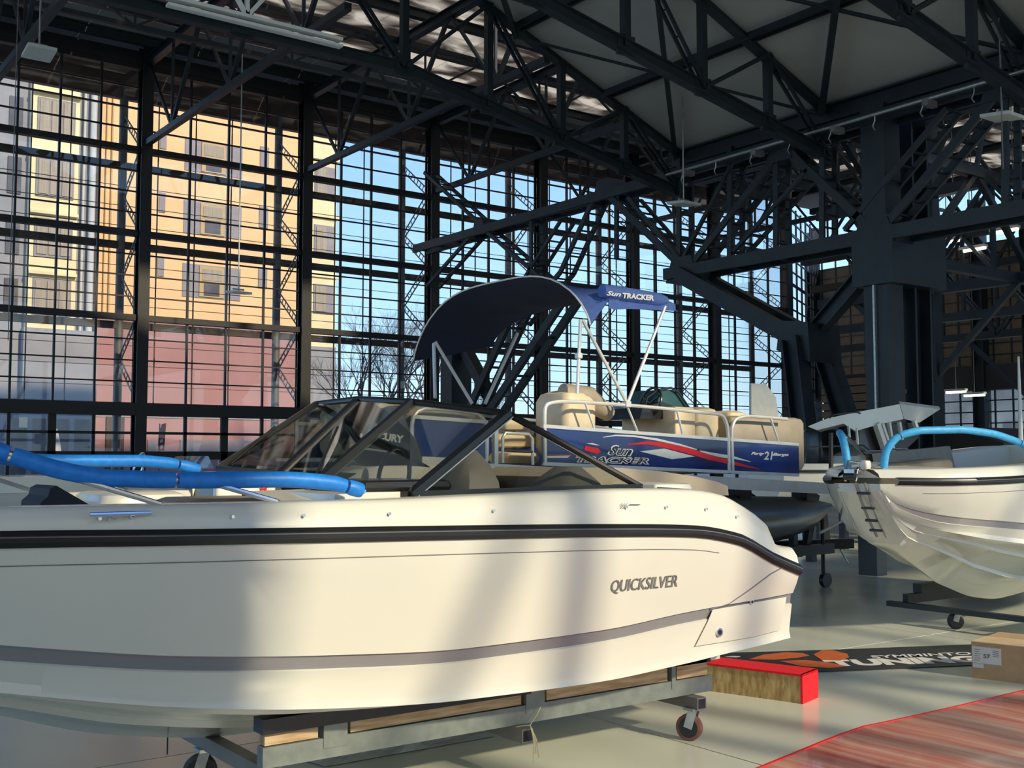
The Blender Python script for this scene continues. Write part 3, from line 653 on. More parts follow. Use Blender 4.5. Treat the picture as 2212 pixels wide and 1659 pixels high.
b1, T1 = bowrider('bowrider_boat', 'large white bowrider boat filling the foreground on a wheeled trolley', -.28, 5.35, 0)
P1 = bow_rail(T1, b1, .075)
foam('blue foam tube on the near bow rail of the foreground boat', P1[-1], 4, 12, 'foam', [.30, .60, .955], group='foam tubes on the foreground boat rails', droop=.0)
foam('blue foam tube on the far bow rail of the foreground boat', P1[1], 4, 12, 'foam', [.45, .93], group='foam tubes on the foreground boat rails')
# lettering on the near side
def hull_text(body, px0, px1, pyb, pyt, m, shear, slope=0.0, bold=0.0, par=None, nm='lettering', deck=False):
    def fn(u, v):
        px = px0+(px1-px0)*u; py = pyb+(pyt-pyb)*v+slope*(px-px0); Y = 4.25
        for _ in range(4):
            p = oy(px, py, Y); lx = p.x+.28
            Y = 5.35-((hf['rb'](lx)-.010) if deck else side_y(lx, p.z))-.004
        return oy(px, py, Y)
    mb = text_on(body, fn, shear, bold)
    if not deck:
        for du in (.005, .010): k_ = text_on(body, lambda u, v, d=du: fn(u+d, v), shear, bold); mb.add(k_.v, k_.f)
    return obj(nm, mb, m, par or b1)
hull_text('QUICKSILVER', 1320, 1462, 1284, 1254, 'print_grey', .25, -.085, .0)
hull_text('555', 1340, 1356, 1098, 1088, 'print_grey', .2, 0, deck=True, nm='model_number')
hull_text('-', 1358, 1384, 1091, 1089, 'print_grey', .3, 0, deck=True, nm='printed_line')

# windshield
WA = lambda px, py, Y: oy(px, py, Y)
f1b, f1t = WA(885, 1070, 4.46), WA(1097, 893, 4.66)       # near corner
f0 = WA(1385, 1053, 4.42)
f2b, f2t = WA(692, 1036, 5.05), WA(888, 868, 5.08)
f3b, f3t = WA(606, 1024, 5.5), WA(775, 862, 5.60)
f4b, f4t = WA(470, 1012, 6.14), WA(684, 872, 6.06)
f5 = Vector((f0.x, 10.70-f0.y, f0.z))
ws = obj('windshield_frame', MB().tube([f0, f1t, f2t, f3t, f4t, f5], .019, 8), 'blackframe', b1, True)
for a, b, w in ((f1b, f1t, .050), (f2b, f2t, .045), (f3b, f3t, .042), (f4b, f4t, .030)): obj('frame_bar', B(a, b, w, .035), 'blackframe', ws)
for a, b, w in ((f0, f1b, .030), (f1b, f2b, .030), (f2b, f3b, .025), (f3b, f4b, .025), (f4b, f5, .03)): obj('frame_sill', B(a, b, w, w*1.3), 'blackframe', ws)
for a, b in ((f1b, f1t), (f2b, f2t)): obj('bar_trim', B(a+Vector((.02, -.02, -.015)), b+Vector((.012, -.028, -.018)), .006), 'galv', ws)
for a in ((f1b, f1t, f0), (f1b, f2b, f2t, f1t), (f2b, f3b, f3t, f2t), (f3b, f4b, f4t, f3t), (f4b, f5, f4t)): 
    o = obj('windshield_pane', MB().prism(a, Vector((0, .002, .004))), 'wind', ws)
obj('wiper_arm', MB().tube([f4b+Vector((.05, -.08, .03)), f4b.lerp(f4t, .55)+Vector((-.03, -.1, .03))], .008, 6), 'black', b1)
obj('wiper_arm', MB().tube([f2b+Vector((0, .05, .02)), f3t.lerp(f2b, .45)+Vector((-.03, .0, .03))], .007, 6), 'black', b1)
# consoles, seats and inner mouldings of the foreground boat
obj('foredeck', MB().prism([T1((2.42, -.80, 1.38)), T1((2.42, -.28, 1.43)), T1((3.15, -.28, 1.44)), T1((3.15, -.84, 1.40))], (0, 0, .015)), 'deckwhite', b1)
for s in (-1, 1):
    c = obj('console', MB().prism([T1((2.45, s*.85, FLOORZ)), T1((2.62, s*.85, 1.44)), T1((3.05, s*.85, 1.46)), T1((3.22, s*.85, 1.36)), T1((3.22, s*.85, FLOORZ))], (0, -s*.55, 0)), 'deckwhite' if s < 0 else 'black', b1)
    obj('dash_top', MB().soft(T1((2.75, s*.86, 1.44)), T1((3.24, s*.30, 1.50)), .03), 'black', c)
    obj('bow_bench', MB().soft(T1((1.3, s*.74, FLOORZ)), T1((2.3, s*.38, 1.12)), .05), 'deckwhite', b1, True)
    obj('bow_backrest', MB().soft(T1((1.95, s*.86, 1.12)), T1((2.40, s*.35, 1.43)), .05), 'beige' if s < 0 else 'deckwhite', b1, True)
obj('bow_cushion', MB().soft(T1((1.3, -.74, 1.12)), T1((2.2, .74, 1.18)), .03), 'darkcloth', b1, True)
c = WA(128, 1075, 5.3); obj('folded_cover', MB().prism([WA(86, 1110, 5.2), WA(88, 1086, 5.2), WA(104, 1072, 5.2), WA(108, 1056, 5.2), WA(122, 1049, 5.2), WA(200, 1094, 5.2), WA(215, 1110, 5.2)], (0, .35, 0)), 'darkcloth', b1)
for px, py, w, h in ((500, 1050, .18, .34), (560, 1068, .24, .25)):
    c = WA(px, py, 5.5); obj('door_panel', MB().soft((c.x-w/2, c.y-.03, c.z-h), (c.x+w/2, c.y+.03, c.z+.04), .02), 'deckwhite', b1, True)
for px in (566, 574): c = WA(px, 1060, 5.46); obj('red_tag', MB().box((c.x-.006, c.y, c.z-.02), (c.x+.006, c.y+.002, c.z+.02)), 'red', b1)
def bucket(label_, pxl, pxr, pyt, Y, zb):
    a, b = WA(pxl, pyt, Y), WA(pxr, pyt, Y); w = b.x-a.x; t_ = a.z; rows = []
    for i in range(9):
        u = i/8; z = zb+(t_-zb)*u; sh = (1-max(0, (u-.55)/.45)**2.2*.75); lean = .10*u
        cx = (a.x+b.x)/2+lean; hw = w/2*sh*(1.0-.1*(1-u)); rows.append([(cx-hw, Y-.18*sh, z), (cx-hw*.7, Y-.26*sh, z), (cx+hw*.7, Y-.26*sh, z), (cx+hw, Y-.18*sh, z), (cx+hw, Y+.18*sh, z), (cx+hw*.7, Y+.26*sh, z), (cx-hw*.7, Y+.26*sh, z), (cx-hw, Y+.18*sh, z)])
    m = MB().grid(rows, True); n = len(m.v); m.f.append(tuple(n-8+i for i in range(8))); return obj('bucket_seat', m, 'seat', b1, True)
bucket('', 925, 1030, 972, 5.75, .9); bucket('', 1125, 1262, 1008, 4.76, .9)
# high inner coaming on the far side, running down to the stern
cm = []
for px, py in ((820, 1006), (940, 1004), (1060, 1008), (1130, 1024), (1250, 1008), (1330, 1010), (1420, 1020), (1500, 1032), (1560, 1046), (1590, 1056)):
    pass
far = [(2.6, 1.52), (3.1, 1.54), (3.6, 1.55), (4.1, 1.55), (4.5, 1.52), (4.72, 1.47)]
obj('inner_coaming', MB().grid([[T1((x, .98, 1.36)), T1((x, .93, z)), T1((x, .86, z)), T1((x, .80, 1.2))] for x, z in far]), 'deckwhite', b1, True)
obj('stern_backrest', MB().prism([WA(a, b, 5.0) for a, b in ((1235, 1072), (1205, 1030), (1245, 1010), (1330, 1010), (1420, 1017), (1500, 1029), (1550, 1041), (1572, 1050), (1574, 1070))], (0, .8, 0)), 'beige', b1, True)
obj('side_liner', MB().prism([WA(a, b, 6.24) for a, b in ((815, 1060), (815, 1006), (930, 1004), (1020, 1006), (1080, 1014), (1130, 1028), (1165, 1045), (1175, 1062))], (0, .05, 0)), 'deckwhite', b1, True)
sp = MB(); sp.grid([[(lambda X_, Z_: (X_, 5.35-side_y(X_+.28, Z_)-.010, Z_))(*(lambda p: (p.x, p.z))(oy(px_, py_, 4.28))) for px_, py_ in ((xt, yt), ((xt*2+xb_)/3, (yt*2+yb_)/3), ((xt+xb_*2)/3, (yt+yb_*2)/3), (xb_, yb_))] for xt, yt, xb_, yb_ in ((1545, 1318, 1512, 1398), (1600, 1309, 1580, 1388), (1660, 1299, 1645, 1378), (1712, 1291, 1702, 1364))])
obj('stern_panel', sp, 'white', b1, True)
sc_ = MB().tube([(lambda p: (p.x, 5.35-side_y(p.x+.28, p.z)-.001, p.z))(oy(px_, py_, 4.27)) for px_, py_ in ((1545, 1318), (1585, 1305), (1625, 1275), (1665, 1240), (1685, 1228))], .004, 5); obj('hull_crease', sc_, 'band', b1)
obj('side_cushion', MB().soft(T1((4.0, -.86, 1.15)), T1((4.55, -.78, 1.42)), .03), 'beige', b1, True)
obj('sunpad', MB().soft(T1((4.70, -.72, 1.40)), T1((5.0, .72, 1.46)), .03), 'deckwhite', b1, True)
for px in (1372, 1382): pass
sw = WA(850, 995, 5.9); R_ = .18
obj('steering_wheel', MB().tube([(sw.x+.03*math.sin(t), sw.y+R_*math.cos(t), sw.z+R_*math.sin(t)-.1) for t in np.linspace(0, 2*math.pi, 24)[:-1]], .014, 8, True), 'black', b1, True)
# steering wheel rim seen in the bow of a neighbour boat is left to that boat

# trolley below the foreground boat
tr = thing('boat_trolley', 'grey steel trolley with pine bunks and castors under the foreground boat', 'trolley', (3.4, 5.35, 0))
a_, b_ = oz(552, 1610, .36), oz(1531, 1437, .36)
YN = 4.66
for s, y in ((-1, YN), (1, 10.70-YN)):
    x0, x1 = oy(562, 1600, YN).x, oy(1530, 1440, YN).x
    r = obj('side_rail', MB().box((x0, y-.03, .255), (x1, y+.03, .345)), 'rail_paint', tr)
    cuts = [x0, x0+.28, x0+.42, x0+1.42, x0+1.56, x0+2.45, x0+2.50, x1-.02]
    for i in range(0, len(cuts)-1, 2): obj('pine_bunk', MB().box((cuts[i]+.012, y-.02, .35), (cuts[i+1]-.012, y+.03, .405+.006*i)), 'wood', tr)
    for i in (1, 3, 5): obj('bunk_bracket', MB().box((cuts[i]+.01, y-.034, .30), (cuts[i+1]-.01, y+.034, .45)), 'rail_paint', tr)
    obj('bunk_pad', MB().box((x0-.01, y-.05, .405), (x0+1.45, y+.05, .47)), 'rubber', tr)
    obj('bunk_pad', MB().box((x0+1.5, y-.02, .42), (x1, y+.05, .455)), 'rubber', tr)
for x in (x0+.05, (x0+x1)/2-.02, x1-.18):
    obj('cross_tube', MB().box((x-.035, YN-.12, .185), (x+.035, 10.7-YN+.12, .252)), 'steel_grey', tr)
    obj('tube_mouth', MB().box((x-.028, YN-.121, .192), (x+.028, YN-.118, .245)), 'black', tr)
def castor(par, x, y, yaw, m='rubber', r=.075, top=.19):
    d = Vector((math.cos(yaw), math.sin(yaw), 0)); n = Vector((-d.y, d.x, 0)); c = Vector((x, y, r))-d*.03
    h = obj('castor', MB().box((x-.05, y-.04, top-.015), (x+.05, y+.04, top)), 'galv', par)
    obj('wheel', MB().tube([c-n*.022, c-n*.018, c+n*.018, c+n*.022], [r*.92, r, r, r*.92], 24), m, h, True)
    obj('wheel_hub', MB().tube([c-n*.026, c+n*.026], r*.74, 18), 'steel', h, True)
    f = MB()
    for s in (-1, 1): f.beam(Vector((x, y, top-.01))+n*.032*s, c+n*.032*s, .05, .006, n)
    obj('fork', f, 'galv', h); return h
castor(tr, x1-.18, YN-.06, -1.1, 'wheelred'); castor(tr, x1-.18, 10.7-YN+.06, -1.1, 'wheelred'); castor(tr, x0+.05, YN-.06, -.9); cc = oz(445, 1700, 0); castor(tr, cc.x, cc.y, -.6, 'rubber', .08)
# mooring eye under the bow, twine and film
ey = oy(362, 1588, 5.35); obj('keel_eye', MB().tube([ey+Vector((.02, 0, 0)), ey+Vector((.30, 0, .015))], .012, 6), 'black', b1); obj('keel_eye', MB().tube([ey+Vector((.0, 0, -.0)), ey+Vector((0, 0, -.09))], .004, 5), 'black', b1)
tw = MB(); c = Vector(((x0+x1)/2-.02, YN-.14, .255))
for i in range(7):
    a = random.uniform(-.03, .03); tw.tube([c+Vector((-.05, .05, .01)), c+Vector((0, 0, .02)), c+Vector((.02+a*.5, -.02, -.05)), c+Vector((.03+a, -.02, -.10-.02*(i % 4)))], .0025, 4)
tw.tube([c+Vector((0, 0, .02)), c+Vector((.08, .05, .05)), c+Vector((.12, .07, .08))], .0025, 4)
tag(obj('twine_knot', tw, 'rope', loc=c), 'loose pale twine knotted around the middle tube end of the trolley', 'twine')
tw = MB(); c = Vector((x0+.03, YN-.13, .21))
for i in range(14):
    p = [c+Vector((random.uniform(-.06, .06), random.uniform(-.03, .02), random.uniform(-.04, .03))) for _ in range(4)]; tw.tube(p, .003, 4)
tag(obj('twine_knot', tw, 'rope', loc=c), 'tangled pale twine at the front end of the trolley', 'twine')
# crumpled film on the floor below the trolley
rows = []; c0 = oz(850, 1625, .0)
for i in range(13):
    rows.append([(c0.x-.45+.09*i+random.uniform(-.02, .02), c0.y-.05+.07*j, max(.004, .10*random.random()*(math.sin(math.pi*i/12)*math.sin(math.pi*j/8)+.05))) for j in range(9)])
tag(obj('plastic_film', MB().grid(rows), 'plastic', loc=(c0.x, c0.y, 0)), 'crumpled clear plastic film lying under the front of the trolley', 'film')

# second bowrider, bow towards us at the right edge
b2, T2 = bowrider('bowrider_boat', 'white bowrider boat at the right edge with pale blue foam on its rails', 8.12, 5.95, .06, .22)
P2 = bow_rail(T2, b2)
foam('pale blue foam tube on the near rail of the right-hand boat', P2[-1], 0, 11, 'foam_light', [.12, .55], .032, group='foam tubes on the right-hand boat rails')
foam('pale blue foam stub on the far rail of the right-hand boat', P2[1], 0, 3, 'foam_light', [], .034, group='foam tubes on the right-hand boat rails')
for s in (-1, 1): obj('bow_bench', MB().soft(T2((1.6, s*.80, 1.1)), T2((2.6, s*.48, 1.40)), .05), 'beige', b2, True)
obj('inner_coaming', MB().grid([[T2((x, .90, 1.40)), T2((x, .88, 1.50)), T2((x, .82, 1.50)), T2((x, .76, 1.2))] for x in (1.6, 2.4, 3.2)]), 'beige', b2, True)
an = obj('bow_roller', MB().box(T2((-.14, -.05, 1.42)), T2((.12, .05, 1.46))), 'chrome', b2); obj('roller_wheel', MB().cyl(T2((-.13, -.05, 1.40)), T2((-.13, .05, 1.40)), .03), 'black', an, True)
for d, z in ((-.04, .03), (.05, .05)): obj('roller_arm', MB().tube([T2((-.12, d, 1.36)), T2((-.02, d*1.5, 1.52)), T2((.12, d, 1.50))], .012, 6), 'chrome', an, True)
obj('nav_light', MB().soft(T2((-.06, -.12, 1.45)), T2((.02, -.05, 1.53)), .02), 'white', b2, True)
# folding ladder on the blunt bow
ld = MB(); 
for dy in (-.045, .045): ld.tube([T2((-.03, dy-.03, 1.34)), T2((.02, dy-.05, 1.18)), T2((.10, dy-.06, 1.02)), T2((.22, dy-.06, .86))], .011, 6)
la = obj('bow_ladder', ld, 'galv', b2, True)
for i, (x, z) in enumerate(((.0, 1.25), (.06, 1.12), (.11, 1.01), (.17, .92))): obj('ladder_step', MB().tube([T2((x-.015, -.11, z)), T2((x-.015, .01, z))], .012, 6), 'black', la, True)
t2 = thing('boat_trolley', 'dark trolley with castors half hidden under the right-hand boat', 'trolley', (11, 5.95, 0))
for y in (5.25, 6.65): obj('side_rail', MB().box((9.7, y-.03, .18), (12.8, y+.03, .27)), 'steel', t2); obj('bunk_pad', MB().box((9.9, y-.05, .27), (12.8, y+.05, .36)), 'rubber', t2)
obj('cross_tube', MB().box((9.6, 5.1, .15), (9.67, 6.8, .20)), 'steel', t2)
c = oz(2068, 1360, 0); castor(t2, c.x+.03, c.y, -.9)
c = oz(1895, 1245, 0); tw_ = obj('support_block', MB().box((c.x-.0, c.y, 0), (c.x+.22, c.y+.3, .55)), 'black', t2)

# the right-hand boat stands a little askew and bow-down
from mathutils import Euler
EU = Euler((0, math.radians(-3.2), math.radians(5)), 'XYZ'); R2 = EU.to_matrix(); O2 = b2.location.copy()
for o in list(COL.objects):
    if o.parent is None and o.get('group') == 'foam tubes on the right-hand boat rails':
        o.location = O2+R2 @ (o.location-O2); o.rotation_euler = EU
b2.rotation_euler = EU
# ================================================================ PONTOON BOAT
PY = 8.8; PYF = 11.2
def slope(px): return 0
def q(px, py, Y=PY): return oy(px, py, Y)
pb = thing('pontoon_boat', 'blue-sided pontoon boat with cream seats standing behind the foreground boat', 'boat', (8, 10, 0))
# bottom and top edge lines of the near fence, photo points on the plane of the near side
def L(pa, pb_): return lambda x: pa.lerp(pb_, (x-pa.x)/(pb_.x-pa.x)).z
bt = L(q(1180, 1002), q(1720, 1026)); tp = L(q(1180, 921), q(1720, 960)); dk0 = L(q(1180, 1008), q(1800, 1045))
X0 = 5.35; XM = q(1572, 900).x; X1 = q(1722, 900).x; XG0 = q(1052, 900).x; XG1 = q(1172, 900).x
def fence(xa, xb, y0, name='side_panel'):
    n = 10; rows = []
    f = obj(name, MB().prism([(xa, y0, bt(xa)), (xb, y0, bt(xb)), (xb, y0, tp(xb)), (xa, y0, tp(xa))], (0, .02, 0)), 'panelblue', pb)
    for z in (bt, tp): obj('panel_trim', B((xa, y0, z(xa)), (xb, y0, z(xb)), .035), 'alu', f)
    return f
fA = fence(X0, XG0, PY); fB = fence(XG1, XM-.02, PY); fC = fence(XM+.03, X1, PY)
fence(X0, X1, PYF)
fb = obj('bow_panel', MB().prism([(X1, PY, bt(X1)), (X1, PYF, bt(X1)), (X1, PYF, tp(X1)), (X1, PY, tp(X1))], (.02, 0, 0)), 'panelblue', pb)
# top rails
def rail(pts, r=.017, m='alu', nm='top_rail', par=None):
    P = [Vector(p) for p in pts]; out = [P[0]]
    for i in range(1, len(P)-1):
        a = P[i]+(P[i-1]-P[i])*.35; b = P[i]+(P[i+1]-P[i])*.35
        for k in range(5): t = k/4; out.append(a.lerp(P[i], t).lerp(P[i].lerp(b, t), t))
    out.append(P[-1]); return obj(nm, MB().tube(out, r, 8), m, par or pb, True)
rail([q(1178, 1005), q(1176, 885), q(1182, 872), q(1215, 866), q(1380, 877), q(1530, 892), q(1562, 896), q(1573, 925), q(1575, 1022)], .020)
rail([q(1583, 1022), q(1580, 925), q(1588, 905), q(1612, 898), q(1700, 905)], .020)
for px, py, px2, py2 in ((1264, 870, 1283, 925), (1355, 878, 1378, 935), (1462, 885, 1475, 940), (1665, 905, 1682, 955)): obj('rail_stay', MB().tube([q(px, py), q(px2, py2)], .013, 6), 'alu', pb, True)
xl = X0
rail([(X0, PY, bt(X0)), (X0, PY, tp(X0)+.09), (XG0-.15, PY, tp(XG0)+.10), (XG0, PY, tp(XG0)-.0), (XG0, PY, bt(XG0))], .02)
for yy in (PYF,): rail([(X0, yy, bt(X0)), (X0, yy, tp(X0)+.27), (X1, yy, tp(X1)+.2), (X1, yy, bt(X1))], .02)
# boarding gate
gt = obj('gate', MB().tube([q(1086, 1000), q(1086, 945), q(1092, 935), q(1142, 938), q(1150, 948), q(1151, 1004)], .016, 8), 'alu', pb, True)
obj('gate_bar', MB().tube([q(1086, 972), q(1151, 976)], .016, 6), 'steel_brown', gt, True)
obj('gate_post', MB().box(q(1066, 1006)+Vector((0, -.02, 0)), q(1074, 925)+Vector((0, .03, 0))), 'alu', gt)
# deck, skirts and tubes
obj('deck', MB().prism([(X0-.2, PY-.08, dk0(X0)-.03), (X1+1.15, PY-.08, dk0(X1+1.15)-.03), (X1+1.15, PYF+.08, dk0(X1+1.15)-.03), (X0-.2, PYF+.08, dk0(X0)-.03)], (0, 0, .035)), 'alu', pb)
obj('skirt_rail', MB().prism([(X0-.2, PY-.1, dk0(X0)-.13), (X1+1.15, PY-.1, dk0(X1+1.15)-.13), (X1+1.15, PY-.1, dk0(X1+1.15)), (X0-.2, PY-.1, dk0(X0))], (0, .03, 0)), 'alu', pb)
for y in (PY+.28, PYF-.28):
    pts = []; rs = []
    for i in range(15):
        x = X0-.3+(X1+1.25-X0)*i/14; u = max(0, (i-10)/4); pts.append((x, y, dk0(x)-.50+.22*u*u)); rs.append(.30*max(.10, math.sqrt(max(0, 1-u*u*.98))))
    tb = obj('pontoon_tube', MB().tube(pts, rs, 20), 'tube', pb, True)
    obj('spray_strake', MB().tube([(X1+.35, y-.31, dk0(X1)-.62), (X1+.9, y-.22, dk0(X1)-.50), (X1+1.12, y-.05, dk0(X1)-.40)], .018, 6), 'alu', tb, True)
    for x in (7.2, 8.6, 10.0, 11.2): obj('bracket', MB().box((x-.10, y-.12, dk0(x)-.25), (x+.10, y+.12, dk0(x)-.12)), 'black', tb)
# graphics on the near side panels
def poly(pts, m, par, y=PY-.004, nm='graphic'):
    return obj(nm, MB().prism([q(a, b, y) for a, b in pts], (0, .002, 0)), m, par)
def band_poly(top, bot, m, par, y, nm='graphic'):
    mb = MB(); mb.grid([[q(a, b, y) for a, b in top], [q(a, b, y) for a, b in bot]]); return obj(nm, mb, m, par)
band_poly([(1302, 944), (1330, 939), (1370, 940), (1420, 947), (1470, 959), (1505, 970)], [(1302, 945), (1330, 942), (1370, 944), (1420, 952), (1470, 963), (1505, 972)], 'stripe', fB, PY-.004)
band_poly([(1355, 959), (1400, 953), (1440, 957), (1490, 968), (1530, 981), (1572, 992)], [(1355, 960.5), (1400, 960), (1440, 968), (1490, 981), (1530, 993), (1572, 1002)], 'red', fB, PY-.006)
poly([(1382, 975), (1435, 969), (1502, 986), (1452, 992)], 'stripe', fB, PY-.004)
band_poly([(1512, 973), (1540, 978), (1572, 983)], [(1512, 976), (1540, 985), (1572, 990)], 'stripe', fB, PY-.004)
band_poly([(1584, 985), (1600, 990), (1622, 997)], [(1584, 991), (1600, 994), (1622, 998)], 'stripe', fC, PY-.004)
band_poly([(1584, 996), (1610, 1004), (1640, 1012)], [(1584, 1005), (1610, 1009), (1640, 1014)], 'red', fC, PY-.006)
band_poly([(1180, 985), (1232, 984)], [(1180, 989), (1226, 989)], 'stripe', fB, PY-.004)
band_poly([(1180, 982), (1236, 982)], [(1180, 983.5), (1236, 984)], 'red', fB, PY-.005)
def ptext(body, px0, px1, yb0, yt0, m, par, shear=0, sl=0, bold=0, y=PY-.006, nm='lettering'):
    fn = lambda u, v: q(px0+(px1-px0)*u, yb0+(yt0-yb0)*v+sl*(px1-px0)*u, y); return obj(nm, text_on(body, fn, shear, bold), m, par)
ptext('TRACKER', 1243, 1403, 999, 984, 'print_white', fB, .3, .03, .09, PY-.006); ptext('TRACKER', 1247, 1399, 997.5, 985.5, 'rubber', fB, .3, .03, .0, PY-.010)
ptext('Sun', 1312, 1368, 983, 960, 'print_white', fB, .45, .06, .04); ptext('Sun', 1316, 1365, 981.5, 963, 'rubber', fB, .45, .06, .0, PY-.010)
poly([(1264, 963), (1292, 968), (1298, 976), (1290, 981), (1262, 972)], 'red', fB, PY-.006); poly([(1266, 958), (1280, 957), (1296, 962), (1290, 962)], 'stripe', fB, PY-.006)
ptext('Party', 1622, 1652, 984, 976, 'print_white', fC, .4, .03, .06); ptext('21', 1650, 1670, 993, 975, 'stripe', fC, .2, .02, .03); ptext('Barge', 1668, 1704, 986, 978, 'print_white', fC, .4, .03, .06)
# seats
def seat(name, x0, x1, y0, y1, z0, z1, m='cream', r=.08): return obj(name, MB().soft((x0, y0, z0), (x1, y1, z1), r), m, pb, True)
zt = lambda x: tp(x)
for (pa, pc, zo, m) in ((1210, 1330, .22, 'cream'), ):
    x = q(pa, 900, 9.0).x; x2 = q(1290, 900, 9.0).x
seat('lounge_back', q(1215, 860, 9.0).x, q(1285, 860, 9.0).x, 8.95, 9.5, tp(7.4)-.3, q(1240, 842, 9.0).z, 'cream', .12)
mb = MB(); a = q(1228, 845, 9.0); b = q(1330, 895, 9.0)
obj('lounge_wing', MB().tube([a+Vector((0, .1, .0)), a.lerp(b, .5)+Vector((0, .1, .05)), b+Vector((0, .1, 0))], [.09, .14, .08], 12), 'beige', pb, True)
seat('lounge_seat', q(1245, 900, 9.1).x, q(1345, 900, 9.1).x, 9.0, 9.6, tp(8)-.4, tp(8)+.02)
seat('console_box', q(1432, 900, 9.2).x, q(1475, 900, 9.2).x, 9.0, 9.9, tp(9.3)-.4, q(1450, 880, 9.2).z, 'cream', .03)
seat('helm_seat', q(1478, 880, 9.2).x, q(1528, 880, 9.2).x, 9.0, 9.7, tp(9.5)-.35, q(1500, 880, 9.2).z, 'cream', .09)
seat('bow_lounge_back', q(1562, 880, 9.05).x, q(1720, 880, 9.05).x, 8.92, 9.2, tp(10)-.35, q(1640, 900, 9.0).z, 'beige', .07)
seat('bow_lounge_back', q(1550, 880, 9.4).x, q(1595, 880, 9.4).x, 9.2, 10.2, tp(10)-.35, q(1590, 888, 9.4).z, 'cream', .10)
seat('bow_lounge_back', X1-.25, X1-.05, 9.0, 11.0, tp(X1)-.35, q(1700, 905, 9.6).z, 'beige', .07)
seat('rear_lounge', X0+.1, X0+1.0, 9.6, 10.9, bt(X0), q(1000, 880, 10.5).z, 'cream', .1); seat('rear_lounge', X0+1.2, X0+1.7, 10.4, 11.0, bt(X0), q(1030, 905, 10.5).z+.1, 'cream', .1)
seat('rear_sunpad', X0-.0, X0+.9, 8.9, 9.5, bt(X0), tp(X0)+.12, 'beige', .08)
c = q(1118, 975, 9.5)
cs = obj('captain_chair', MB().soft((c.x-.22, 9.35, q(1118, 1004, 9.5).z), (c.x+.2, 9.75, q(1118, 975, 9.5).z), .08), 'cream', pb, True)
obj('chair_back', MB().soft((c.x-.25, 9.5, q(1118, 968, 9.5).z), (c.x+.27, 9.66, q(1118, 935, 9.5).z), .07), 'cream', cs, True)
obj('head_pad', MB().soft((c.x-.16, 9.5, q(1118, 930, 9.5).z), (c.x+.18, 9.64, q(1118, 903, 9.5).z), .05), 'cream', cs, True)
obj('arm_rest', MB().soft((c.x+.25, 9.3, q(1118, 958, 9.5).z), (c.x+.40, 9.7, q(1118, 942, 9.5).z), .05), 'cream', cs, True)
# helm: wheel, tinted screen
hc = q(1405, 870, 9.3); R_ = .17
hw = obj('helm_wheel', MB().tube([(hc.x+.05*math.sin(t), hc.y+R_*math.cos(t), hc.z+R_*math.sin(t)) for t in np.linspace(0, 2*math.pi, 26)[:-1]], .014, 8, True), 'black', pb, True)
for t_ in (.5, 2.6, 4.7): obj('wheel_spoke', B((hc.x, hc.y, hc.z), (hc.x+.05*math.sin(t_), hc.y+R_*math.cos(t_), hc.z+R_*math.sin(t_)), .03, .012), 'black', hw)
obj('helm_dash', MB().prism([q(1382, 905, 9.2), q(1388, 880, 9.2), q(1430, 868, 9.2), q(1470, 882, 9.2), q(1478, 905, 9.2)], (0, .7, 0)), 'black', pb)
obj('wind_screen', MB().prism([q(1420, 878, 9.25), q(1426, 842, 9.25), q(1452, 842, 9.25), q(1466, 852, 9.25), q(1486, 880, 9.25)], (0, .5, 0)), 'greenglass', pb)
obj('screen_rim', MB().tube([q(1392, 880, 9.22), q(1398, 858, 9.22), q(1422, 842, 9.22), q(1450, 838, 9.22), q(1466, 848, 9.22), q(1488, 880, 9.22)], .014, 6), 'black', pb, True)
ladd = obj('bow_board', MB().prism([q(1623, 895, 10.4), q(1623, 828, 10.4), q(1655, 830, 10.4), q(1676, 858, 10.4), q(1682, 900, 10.4)], (0, .04, 0)), 'lampoff', pb, label='whitish translucent upright board')
# canopy
cp = thing('bimini_canopy', 'navy blue folding canopy with white piping above the pontoon boat', 'canopy', (8, 10.3, 3))
def arc(pts): # pts list of (Y, z) at X
    return pts
XR, XF = 7.5, 8.72
N = 20
def canopy_pt(u, v, off=0.0):            # u rear->front, v near->far
    x = XR+(XF-XR)*u; zn = 2.98*(1-u)+3.27*u
    if u < .5: zn = 2.98+(3.36-2.98)*(u/.28 if u < .28 else 1)-(.0 if u < .28 else (u-.28)/.22*.07)
    zn = zn if u < .5 else 3.29
    zf = 2.86*(1-u)+3.12*u; ztop = 3.66*(1-u)+3.50*u-.12*math.sin(math.pi*u)
    y = 8.8+(12.3-8.8)*v
    sh = (max(0, 1-abs(2*v-1)**3.2))**.75
    base = zn*(1-v)+zf*v
    wr = .012*math.sin(9*v*3.1+u*5)*math.sin(math.pi*u)
    return Vector((x+(.05*math.sin(math.pi*v)), y, base+(ztop-base)*sh+wr+off))
us = [0, .07, .14, .21, .28, .35, .42, .5, .6, .7, .8, .9, 1]; vs_ = [0, .004, .012, .025, .045, .07]+[.1+.05*i for i in range(17)]+[.93, .955, .975, .99, 1]
obj('outer_cloth', MB().grid([[canopy_pt(u, v) for v in vs_] for u in us]), 'navy', cp, True)
obj('inner_cloth', MB().grid([[canopy_pt(u, v, -.012)+Vector((0, .006 if v < .5 else -.006, 0)) for v in vs_] for u in us]), 'navyshade', cp, True, label='shaded dark navy underside')  # darker copy of the canvas colour holds the underside shade
obj('piping', MB().tube([canopy_pt(0, v, 0)+Vector((-.006, 0, 0)) for v in vs_], .010, 6), 'print_white', cp, True)
